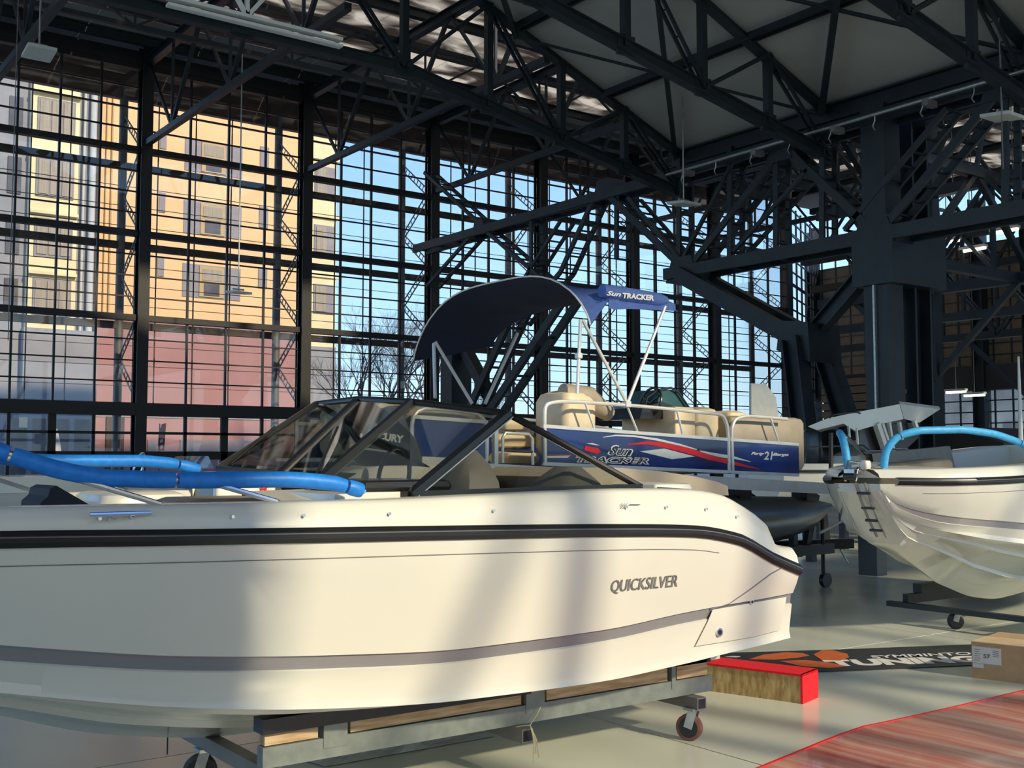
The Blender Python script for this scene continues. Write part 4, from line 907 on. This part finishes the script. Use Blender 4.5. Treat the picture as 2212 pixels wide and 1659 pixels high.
# near valance with its lettering
va = [(.2, 3.20), (.3, 3.20), (.45, 3.22), (1, 3.25)]
rows = [[canopy_pt(u, 0)+Vector((0, -.004, .01)) , Vector((XR+(XF-XR)*u, 8.79, z-.03))] for u, z in va]
obj('side_valance', MB().grid(rows), 'navy', cp, True)
def cfn(u, v):
    return q(1310+108*u, 640+8*u-11*v+4*u*v, 8.765)
obj('front_roll', MB().tube([q(1300, 628, 8.83), q(1340, 636, 8.83), q(1380, 642, 8.83), q(1420, 648, 8.83), q(1438, 650, 8.83)], [.07, .085, .085, .08, .05], 12), 'navy', cp, True)
obj('lettering', text_on('TRACKER', lambda u, v: q(1345+68*u, 644+6*u-12*v, 8.735), .1, .05), 'print_white', cp); obj('lettering', text_on('Sun', lambda u, v: q(1310+32*u, 638+3*u-10*v, 8.735), .4, .03), 'print_white', cp)
for a, b in (((1355, 872), (1437, 662)), ((1357, 876), (1258, 690)), ((1247, 850), (1254, 690))):
    obj('canopy_pole', MB().tube([q(*a), q(*b)], .018, 8), 'alu', cp, True)
for a, b in (((1020, 872), (940, 738)), ((1048, 872), (1118, 720)), ((940, 860), (937, 742))):
    obj('canopy_pole', MB().tube([q(*a, 11.6), q(*b, 11.75)], .022, 8), 'alu', cp, True)
obj('pole_joint', MB().soft(q(1354, 880)+Vector((-.035, -.035, 0)), q(1354, 866)+Vector((.035, .035, 0)), .01), 'alu', cp)
obj('pole_clamp', MB().soft(q(1250, 775)+Vector((-.03, -.03, 0)), q(1250, 762)+Vector((.03, .03, 0)), .01), 'alu', cp)
# trailer of the pontoon boat
tl = thing('boat_trailer', 'dark boat trailer with jockey wheel under the pontoon boat', 'trailer', (9, 10, 0))
for y in (9.0, 10.9): obj('side_beam', MB().box((5.6, y-.05, .42), (11.6, y+.05, .54)), 'steel', tl)
for x in (6, 8.5, 11): obj('cross_beam', MB().box((x-.05, 9, .40), (x+.05, 11, .5)), 'steel', tl); 
for x in (6.2, 8.8, 11): 
    for y in (9.1, 10.85): obj('bunk_post', MB().box((x-.04, y-.04, .5), (x+.04, y+.04, dk0(x)-.6)), 'steel', tl)
for y in (8.85, 11.1): w_ = obj('road_wheel', MB().cyl((7.9, y-.1, .29), (7.9, y+.1, .29), .29, 24), 'rubber', tl, True); obj('wheel_rim', MB().cyl((7.9, y-.11, .29), (7.9, y+.11, .29), .16, 18), 'galv', w_, True)
c = oz(1790, 1268, 0); obj('draw_beam', B((10.6, 9.6, .5), (c.x+.5, c.y+.02, .52), .12), 'steel', tl)
jk = obj('jockey_post', MB().cyl((c.x-.1, c.y, .16), (c.x-.1, c.y, .85), .025, 10), 'steel', tl, True); obj('jockey_wheel', MB().cyl((c.x-.06, c.y-.03, .09), (c.x-.06, c.y+.03, .09), .09, 20), 'rubber', jk, True)
obj('winch_post', MB().beam((c.x-.3, c.y+.1, .5), (c.x-.1, c.y+.1, 1.15), .08), 'steel', tl)
for i in range(4): obj('chain_link', MB().tube([(c.x+.25+.03*i, c.y, .45-.04*i), (c.x+.30+.03*i, c.y, .40-.04*i)], .012, 6), 'galv', tl)

# outboard motor seen through the smoked screen
om = thing('outboard_motor', 'big black outboard motor with white lettering seen through the smoked windshield', 'motor', (4.5, 7.6, 0))
YO = 7.5
c = oy(820, 950, YO); w = .34
rows = []
for i in range(9):
    u = i/8; z = c.z-.22+.42*u; k_ = math.sin(math.pi*(.18+.72*u))**.5; rows.append([(c.x+w*1.05*k_*math.cos(t), YO+.24*k_*math.sin(t), z-.12*(math.cos(t))*1.0) for t in np.linspace(0, 2*math.pi, 21)[:-1]])
m_ = MB().grid(rows, True); n = len(m_.v); m_.f += [tuple(n-20+i for i in range(20)), tuple(reversed(range(20)))]
cw = obj('cowling', m_, 'black', om, True)
obj('lettering', text_on('MERCURY', lambda u, v: oy(778+95*u, 944+14*u-17*v, YO-.26), .15, .05), 'print_white', cw)
obj('cowl_stripe', MB().tube([oy(780, 968, YO-.22), oy(830, 975, YO-.25), oy(880, 984, YO-.22)], .008, 5), 'alu', cw)
obj('leg', MB().prism([(c.x-.10, YO-.06, c.z-.2), (c.x+.16, YO-.06, c.z-.25), (c.x+.12, YO-.06, .35), (c.x-.12, YO-.06, .35)], (0, .12, 0)), 'black', om)
obj('gear_case', MB().tube([(c.x-.3, YO, .42), (c.x-.1, YO, .42), (c.x+.15, YO, .42), (c.x+.25, YO, .42)], [.02, .07, .07, .03], 12), 'black', om, True)
for a in (0, 2.1, 4.2): obj('propeller_blade', MB().prism([(c.x+.24, YO, .42), (c.x+.24, YO+.13*math.cos(a-.4), .42+.13*math.sin(a-.4)), (c.x+.27, YO+.15*math.cos(a), .42+.15*math.sin(a)), (c.x+.24, YO+.13*math.cos(a+.4), .42+.13*math.sin(a+.4))], (.008, 0, 0)), 'black', om)
obj('stand', MB().box((c.x-.02, YO-.35, 0), (c.x+.06, YO+.35, .06)).box((c.x-.02, YO-.04, 0), (c.x+.06, YO+.04, c.z-.2)).box((c.x-.3, YO-.04, 0), (c.x+.34, YO+.04, .06)), 'steel', om)

# ================================================================ HARDTOP BOAT
HY = 11.0; hb = thing('hardtop_boat', 'pale grey hardtop cabin boat behind the right-hand boat', 'boat', (15.3, HY+1, 0))
h = lambda px, py, Y=HY: oy(px, py, Y)
obj('roof', MB().prism([h(a, b) for a, b in ((1745, 921), (1790, 903), (1858, 889), (1943, 873), (1952, 905), (1890, 919), (1848, 931), (1822, 915), (1765, 929))], (1.1, .8, 0)), 'deckwhite', hb)
obj('roof_visor', MB().prism([h(1944, 873), h(2031, 884), h(1986, 913), (h(1953, 905))], (.05, .05, .05)), 'lampoff', hb)
obj('roof_rack', MB().tube([h(1792, 903), h(1800, 896), h(1850, 890), h(1858, 893)], .015, 6), 'steel', hb)
for a, b, w_ in (((1893, 915), (1925, 1010), .09), ((1905, 915), (1935, 1005), .05), ((1920, 912), (1932, 990), .05), ((1942, 912), (1948, 950), .05), ((1974, 908), (1984, 938), .06), ((1850, 925), (1853, 960), .03), ((1833, 920), (1835, 945), .03)):
    obj('cabin_pillar', B(h(*a), h(*b), w_), 'deckwhite', hb)
obj('cabin_glass', MB().prism([h(1855, 925, HY+.1), h(1978, 912, HY+.1), h(1985, 945, HY+.1), h(1925, 1000, HY+.1), h(1858, 975, HY+.1)], (0, .02, 0)), 'black', hb)
rows = []
for i in range(9):
    u = i/8; x = h(1765, 1000).x+(h(2060, 1000).x-h(1765, 1000).x)*u; bw = .95*math.sin(min(1, u*2.2+.25)*math.pi/2); cz = 1.52+.30*max(0, (u-.35))**1.2; y = HY+1
    rows.append([(x, y-bw, cz), (x, y-bw*.96, cz-.30), (x, y-bw*.6, 1.0), (x, y, .80), (x, y+bw*.6, 1.0), (x, y+bw*.96, cz-.45), (x, y+bw, cz)])
m_ = MB().grid(rows); m_.f.append(tuple(range(7))); m_.grid([[r[0], r[6]] for r in rows]); obj('hull', m_, 'deckwhite', hb, True)
obj('rub_strip', MB().tube([(r[0][0], r[0][1]-.015, r[0][2]-.12) for r in rows], .022, 6), 'rubber', hb, True)
obj('cabin_front', MB().prism([h(1845, 1010, HY+.3), h(1850, 985, HY+.3), h(1900, 962, HY+.3), h(1930, 950, HY+.3), h(1940, 1010, HY+.3)], (0, 1.3, 0)), 'deckwhite', hb)
obj('side_rail', MB().tube([h(1738, 1000), h(1742, 966), h(1865, 962), h(1898, 988)], .014, 6), 'steel', hb, True)
obj('pole', MB().cyl(h(1795, 1030, HY-.2), h(1795, 935, HY-.2), .035, 8), 'steel', hb, True)
obj('stern_motor', MB().soft(h(1768, 962, HY+1)+Vector((-.2, -.2, -.4)), h(1800, 925, HY+1)+Vector((.1, .2, 0)), .1), 'black', hb, True)
for x, y in ((14.2, 11.4), (14.2, 12.6), (16.6, 11.4), (16.6, 12.6)): obj('cradle_post', MB().box((x-.06, y-.06, 0), (x+.06, y+.06, .78)), 'steel', hb)
# dark covered boat and mast in the far right background
db = thing('covered_boat', 'dark boat hull with raised bow far behind at the right edge', 'boat', (22, 12.5, 0))
rows = []
for i in range(8):
    u = i/7; x = 20.5+u*5; bw = 1.2*math.sin(min(1, (1-u)*2+.15)*math.pi/2); rows.append([(x, 13-bw, 1.9+.3*u), (x, 13-bw*.8, 1.0), (x, 13, .5+.5*u*u), (x, 13+bw*.8, 1.0), (x, 13+bw, 1.9+.3*u), (x, 13, 2.25)])
m_ = MB().grid(rows, True); m_.f += [tuple(range(6)), tuple(len(m_.v)-6+i for i in range(6))]; obj('hull', m_, 'darkwall', db, True)
for x in (21.5, 24): obj('cradle', MB().box((x-.1, 12.3, 0), (x+.1, 13.7, .9)), 'steel', db)
c = ox(2200, 770, 20); c2 = ox(2207, 1000, 20); obj('white_pole', MB().tube([(20, c2.y, .9), (20, c2.y, c2.z+.1), c], [.05, .05, .02], 8), 'print_white', db, True)
# ================================================================ FLOOR OBJECTS
# red covered OSB plinth: long axis recedes to the left
A = oz(1735, 1521, 0); Bq = oz(1783, 1509, 0); Cq = oz(1505, 1489, 0)
u = (Cq-A); u.normalize(); v = Vector((-u.y, u.x, 0)); 
if v.dot(Bq-A) < 0: v = -v
wd_ = (Bq-A).length*1.0; ln = 1.9; ht = oy(1735, 1521, A.y).z
hz = oy(1735, 1457, A.y).z
rb = thing('osb_plinth', 'low chipboard plinth with bright red felt on its top and end', 'plinth', A)
obj('board_side', MB().prism([A+u*.01, A+u*ln, A+u*ln+Vector((0, 0, hz-.012)), A+u*.01+Vector((0, 0, hz-.012))], v*.02), 'osb', rb)
obj('board_side', MB().prism([A+u*.01+v*(wd_-.02), A+u*ln+v*(wd_-.02), A+u*ln+v*(wd_-.02)+Vector((0, 0, hz-.012)), A+u*.01+v*(wd_-.02)+Vector((0, 0, hz-.012))], v*.02), 'osb', rb)
obj('felt_cover', MB().prism([A-v*.006+Vector((0, 0, hz)), A-v*.006+u*ln+Vector((0, 0, hz)), A+u*ln+v*wd_+Vector((0, 0, hz)), A+v*wd_+Vector((0, 0, hz))], (0, 0, -.014)).prism([A-v*.006, A+v*wd_, A+v*wd_+Vector((0, 0, hz)), A-v*.006+Vector((0, 0, hz))], u*.014), 'redcarpet', rb)
# banner on the floor
bz = .004
bn = thing('floor_banner', 'black floor banner with orange petals and white lettering beyond the plinth', 'banner', oz(1850, 1430, 0))
P = lambda x, y, z=bz: oz(x, y, z)
obj('sheet', MB().prism([P(1525, 1412), P(1560, 1452), P(1790, 1451), P(2110, 1437), P(2180, 1425), P(2140, 1391), P(1800, 1404)], (0, 0, .003)), 'banner', bn)
def ell(pts, m, nm): obj(nm, MB().prism([P(x, y, .009) for x, y in pts], (0, 0, .001)), m, bn)
ell([(1618, 1424), (1650, 1414), (1700, 1409), (1735, 1411), (1748, 1416), (1720, 1421), (1670, 1425)], 'orange', 'petal')
ell([(1757, 1414), (1775, 1405), (1800, 1405), (1830, 1412), (1834, 1420), (1815, 1427), (1775, 1426)], 'orange', 'petal')
ell([(1685, 1428), (1740, 1426), (1790, 1431), (1828, 1439), (1790, 1443), (1730, 1439)], 'orange', 'petal')
obj('lettering', text_on('TUNING', lambda a, b: P(1800+330*a-25*b, 1440-10*a-14*b, .009), 0, .06), 'print_white', bn)
obj('lettering', text_on('SYMMINTO', lambda a, b: P(1886+215*a-8*b, 1422-8*a-6*b, .009), 0, .02), 'print_white', bn)
ell([(1566, 1419), (1582, 1417), (1600, 1418), (1590, 1420)], 'print_white', 'letter_piece')
# carton
A = oz(2100, 1464, 0); Bq = oz(2212, 1478, 0); Cq = oz(2330, 1440, 0); ux = (Bq-A).normalized(); hz = oy(2098, 1386, A.y).z; vy = Vector((-ux.y, ux.x, 0)); 
if vy.y < 0: vy = -vy
bx = thing('cardboard_box', 'brown cardboard box with white shipping labels at the right edge', 'box', A)
ln = .50; dp = .62
obj('carton', MB().prism([A, A+ux*ln, A+ux*ln+vy*dp, A+vy*dp], (0, 0, hz)), 'card', bx)
obj('lid_flap', MB().prism([A+Vector((0, 0, hz))-vy*.004, A+ux*ln+Vector((0, 0, hz))-vy*.004, A+ux*ln+vy*dp/2+Vector((0, 0, hz)), A+vy*dp/2+Vector((0, 0, hz))], (0, 0, .005)), 'cardlight', bx)
F = lambda a, z, o=.003: A+ux*a*ln+Vector((0, 0, z*hz))-vy*o
def rect(a0, a1, z0, z1, m, nm, o=.003): return obj(nm, MB().prism([F(a0, z0, o), F(a1, z0, o), F(a1, z1, o), F(a0, z1, o)], vy*.001), m, bx)
rect(.01, .42, .42, .90, 'label', 'shipping_label'); rect(.02, .17, .30, .50, 'label', 'shipping_label', .0035)
for i in range(6): rect(.04, .11 if i % 2 else .13, .80-.06*i, .815-.06*i, 'print_grey', 'printed_line', .0045)
for i in range(4): rect(.30, .39, .80-.05*i, .815-.05*i, 'print_grey', 'printed_line', .0045)
obj('printed_number', text_on('57', lambda a, b: F(.17+.10*a, .58+.12*b, .0055), 0, .04), 'print_grey', bx)
rect(.015, .415, .885, .892, 'print_grey', 'label_border', .0045); rect(.015, .415, .425, .432, 'print_grey', 'label_border', .0045)
# red carpet with film, lower right corner
z = .006
cp_ = thing('red_carpet', 'red carpet under wrinkled clear film in the lower right corner', 'carpet', oz(2000, 1620, 0))
e0 = oz(1640, 1659, 0); e1 = oz(1850, 1575, 0); e2 = oz(2212, 1494, 0); d = (e2-e1).normalized(); e0b = e1-(e1-e0).normalized()*3.2; e3 = e2+d*2.5
side = Vector((d.y, -d.x, 0))
if side.y > 0: side = -side
n = 30; rows = []
for i in range(n+1):
    t_ = i/n; p0 = e0b.lerp(e3, t_); 
    # follow the bent edge
    L1 = (e1-e0b).length; L2 = (e3-e1).length; s_ = t_*(L1+L2); p0 = e0b+(e1-e0b).normalized()*s_ if s_ < L1 else e1+(e3-e1).normalized()*(s_-L1)
    rows.append([p0+side*(k*.22)+Vector((0, 0, .006+.003*math.sin(k*2.1+i*.7)+.002*random.random())) for k in range(16)])
obj('film_surface', MB().grid(rows), 'film', cp_, True)
obj('carpet_edge', MB().grid([[r[0]+Vector((0, 0, .003)), r[0]+side*.018+Vector((0, 0, .004)), r[0]+side*.02] for r in rows]+[]), 'red', cp_)

# ================================================================ OUTSIDE
def window(bld, x0, x1, z0, z1, y, deep=.18, trim='b_frame', blind=False):
    w = obj('window', MB().box((x0, y-.04, z0), (x1, y+.02, z1)), 'b_sill', bld)
    xa, xb = x0+(x1-x0)*.28, x1-(x1-x0)*.30
    obj('window_frame', MB().box((xa, y-.09, z0+.05), (xb, y-.04, z1-.05)), trim, w)
    if blind: obj('window_glass', MB().box((xa+.12, y-.11, z0+.2), (xb-.12, y-.09, z1-.25)), 'b_curtain', w)
    else:
        obj('window_glass', MB().box((xa+.12, y-.11, (z0+z1)/2+.05), (xb-.12, y-.09, z1-.2)), 'b_curtain', w)
        obj('window_glass', MB().box((xa+.22, y-.11, z0+.12), (xb-.22, y-.09, (z0+z1)/2-.05)), 'b_glass', w)
YB = 52.0
ob = thing('orange_building', 'tall orange apartment building with shadow-coloured lower wall outside the glazed front', 'building', (20, YB, 0))
X = lambda px, y=YB: oy(px, 900, y).x
Zp = lambda px, py, y=YB: oy(px, py, y).z
xa, xb = X(200), X(655); zs = Zp(450, 700)
obj('shaded_base', MB().box((xa, YB, -.1), (xb, YB+12, zs)), 'b_shaded', ob); obj('orange_wall', MB().box((xa, YB, zs), (xb, YB+12, 34)), 'b_orange', ob)  # lower wall coloured pink: shadow put into the wall colour
fh = Zp(450, 470)-Zp(450, 605)
for k in range(7):
    zc_ = Zp(450, 607)+fh*k
    if zc_ > 32: break
    window(ob, X(388), X(514), zc_-.85, zc_+.75, YB)
    obj('window', MB().box((X(333), YB-.05, zc_-.0), (X(347), YB, zc_+.95)), 'b_sill', ob); obj('window', MB().box((X(553), YB-.05, zc_-.1), (X(572), YB, zc_+.95)), 'b_sill', ob)
for a_, b_ in ((214, 216), (226, 229)): obj('corner_strip', MB().box((X(a_), YB-.12, zs), (X(b_), YB, 34)), 'b_frame', ob)
obj('brown_gate', MB().box((X(229), YB-.1, -.1), (X(268), YB, Zp(250, 900))), 'b_brown', ob)
for a_, b_, c_, d_ in ((390, 560, 950, 975), (320, 345, 950, 990)): obj('low_window', MB().box((X(a_), YB-.06, Zp(a_, d_)), (X(b_), YB, Zp(a_, c_))), 'b_sill', ob)
obj('upper_course', MB().box((xa, YB-.04, Zp(450, 905)), (xb, YB, Zp(450, 893))), 'b_grey', ob)
# pale bay at its right end
rb_ = thing('bay_tower', 'pale stone bay tower at the right end of the orange building', 'building', (X(690), YB, 0))
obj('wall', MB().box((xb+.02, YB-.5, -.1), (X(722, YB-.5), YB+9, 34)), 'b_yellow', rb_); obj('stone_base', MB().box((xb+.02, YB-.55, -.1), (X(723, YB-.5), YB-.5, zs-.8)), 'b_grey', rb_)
for k in range(7):
    zc_ = Zp(450, 620)+fh*k; obj('window', MB().box((X(664), YB-.56, zc_-.9), (X(708), YB-.5, zc_+.6)), 'b_sill', rb_); obj('window_pane', MB().box((X(668), YB-.6, zc_-.8), (X(690), YB-.56, zc_+.5)), 'b_curtain', rb_)
    obj('sill_course', MB().box((xb, YB-.62, zc_+.95), (X(722), YB-.5, zc_+1.15)), 'b_yellow', rb_)
# stone house on the left
sh = thing('stone_house', 'pale stone house with fluted white pilasters at the far left outside', 'building', (9, 47, 0)); YS = 48.0
X2 = lambda px: oy(px, 900, YS).x; Z2 = lambda py: oy(100, py, YS).z
obj('grey_wing', MB().box((X2(-260), YS, -.1), (X2(45), YS+8, 34)), 'b_grey', sh)
obj('stone_wall', MB().box((X2(45), YS-.4, Z2(712)), (X2(150), YS+8, 34)), 'b_yellow', sh); obj('stone_base', MB().box((X2(40), YS-.45, -.1), (X2(200), YS+8, Z2(712))), 'b_grey', sh)
obj('recess', MB().box((X2(150), YS+.1, Z2(712)), (X2(196), YS+8, 34)), 'b_grey', sh)
for a_, b_ in ((163, 169), (178, 192)):
    obj('pilaster', MB().tube([((X2(a_)+X2(b_))/2, YS-.1, Z2(712)), ((X2(a_)+X2(b_))/2, YS-.1, 34)], (X2(b_)-X2(a_))/2, 14), 'b_pipe', sh, True)
for k in range(8):
    zc_ = Z2(650)+k*(Z2(515)-Z2(645))
    w = obj('window', MB().box((X2(57), YS-.46, zc_-.75), (X2(140), YS-.4, zc_+.85)), 'b_sill', sh)
    for j in range(3): obj('window_pane', MB().box((X2(62+26*j), YS-.5, zc_-.65), (X2(84+26*j), YS-.46, zc_+.75)), 'b_curtain', w)
    obj('cornice', MB().box((X2(45), YS-.6, zc_+1.0), (X2(150), YS-.4, zc_+1.12)), 'b_yellow', sh)
    obj('window', MB().box((X2(0), YS-.06, zc_-.7), (X2(30), YS, zc_+.8)), 'b_glass', sh)
for k in range(4): obj('shop_window', MB().box((X2(20+45*k), YS-.5, 1.0), (X2(52+45*k), YS-.44, 3.2)), 'b_glass', sh)
obj('lit_window', MB().box((X2(35), YS-.52, Z2(925)), (X2(53), YS-.5, Z2(903))), 'b_yellow', sh)
# distant pale house row beyond the trees
dh = thing('distant_house', 'low pale house in the distance behind the bare trees', 'building', (50, 90, 0))
obj('wall', MB().box((X(760, 90), 90, -.1), (X(1200, 90), 98, 4.0)), 'b_grey', dh); obj('roof', MB().prism([(X(755, 90), 89.5, 4), (X(755, 90), 98.5, 4), (X(755, 90), 94, 6.2)], (X(1205, 90)-X(755, 90), 0, 0)), 'b_brown', dh)
# bare trees
def tree(name, label, x, y, h, seed, grp='bare trees outside the glazed front'):
    rnd = random.Random(seed); t = thing(name, label, 'tree', (x, y, 0), grp); tr_ = MB(); tw = MB()
    def br(p, d, l, r, dep):
        q_ = p+d*l; mb = tr_ if dep < 3 else tw; mb.tube([p, p.lerp(q_, .5)+Vector((rnd.uniform(-.05, .05)*l,)*3), q_], [r, r*.8, r*.62], 5 if dep < 3 else 3, cap=False)
        if dep >= 7: return
        for i in range(3 if dep > 0 else 4):
            a = rnd.uniform(0, 2*math.pi); s = rnd.uniform(.35, .75); nd = (d+Vector((math.cos(a)*s, math.sin(a)*s, rnd.uniform(-.05, .35)))).normalized()
            br(p.lerp(q_, rnd.uniform(.6, 1)) if i else q_, nd, l*rnd.uniform(.6, .8), r*.55, dep+1)
    br(Vector((x, y, 0)), Vector((0, 0, 1)), h*.24, h*.014, 0)
    obj('trunk', tr_, 'bark', t); obj('twigs', tw, 'bark', t, kind='stuff')
tree('bare_tree', 'bare winter tree in the blue gap right of the pale bay tower', X(800, 44), 44, 11.5, 3); tree('bare_tree', 'bare winter tree behind the column left of the canopy', X(905, 50), 50, 13, 5)
tree('bare_tree', 'bare winter tree seen under the blue canopy', X(1060, 46), 46, 7.5, 9); tree('bare_tree', 'bare winter tree behind the right half of the glazing', X(1560, 50), 50, 7, 12)
# feather flag and closed parasol outside
c = oy(345, 980, 38); fl_ = thing('feather_flag', 'dark red feather flag outside behind the foreground boat', 'flag', (c.x, 38, 0))
obj('pole', MB().cyl((c.x-.02, 38, -.1), (c.x-.02, 38, oy(345, 915, 38).z), .02, 6), 'steel', fl_, True)
obj('cloth', MB().prism([oy(340, 1010, 38), oy(343, 935, 38), oy(350, 916, 38), oy(359, 914, 38), oy(357, 940, 38), oy(352, 1010, 38)], (0, .02, 0)), 'flag', fl_)
for k in range(4): obj('pale_mark', MB().prism([oy(346, 950+13*k, 37.97), oy(352, 948+13*k, 37.97), oy(352, 955+13*k, 37.97), oy(346, 957+13*k, 37.97)], (0, .005, 0)), 'print_white', fl_)
c = oy(122, 960, 36); ps = thing('closed_parasol', 'closed white parasol outside the left glazing', 'parasol', (c.x, 36, 0))
zt_ = oy(122, 926, 36).z; rows = []
for z_, r_ in ((.5, .16), (1.0, .17), (zt_-.5, .10), (zt_-.1, .03), (zt_, .005)): rows.append([(c.x+r_*(1+.25*math.cos(6*t))*math.cos(t), 36+r_*(1+.25*math.cos(6*t))*math.sin(t), z_) for t in np.linspace(0, 2*math.pi, 25)[:-1]])
obj('folded_cloth', MB().grid(rows, True), 'parasol', ps, True); obj('pole', MB().cyl((c.x, 36, -.1), (c.x, 36, .6), .025, 8), 'galv', ps)
obj('foot', MB().cyl((c.x, 36, -.1), (c.x, 36, 0), .25, 16), 'steel_grey', ps)
# low boats seen through the bow rails
wb_ = thing('small_white_boat', 'small white open boat in the middle distance behind the bow rails', 'boat', (5.5, 17, 0)); rows = []
for i in range(9):
    u_ = i/8; x = 3.2+u_*5.2; bw = .95*math.sin(min(1, u_*2.0+.2)*math.pi/2); rows.append([(x, 17-bw, 1.35+.0*u_), (x, 17-bw*.9, .8), (x, 17, .45), (x, 17+bw*.9, .8), (x, 17+bw, 1.35), (x, 17+bw*.85, 1.36), (x, 17, 1.3), (x, 17-bw*.85, 1.36)])
m_ = MB().grid(rows, True); m_.f += [tuple(range(8)), tuple(len(m_.v)-8+i for i in range(8))]; obj('hull', m_, 'white', wb_, True)
obj('windshield', MB().prism([oy(400, 1010, 16.6), oy(425, 985, 16.6), oy(450, 985, 16.6), oy(462, 1012, 16.6)], (0, .9, 0)), 'wind', wb_)
obj('helm_wheel', MB().tube([(oy(300, 1000, 17).x+.05*math.sin(t), 17+.2*math.cos(t), oy(300, 1008, 17).z+.2*math.sin(t)) for t in np.linspace(0, 2*math.pi, 20)[:-1]], .02, 6, True), 'chrome', wb_, True)
for x in (4, 7): obj('cradle', MB().box((x-.08, 16.4, 0), (x+.08, 17.6, .7)), 'steel', wb_)
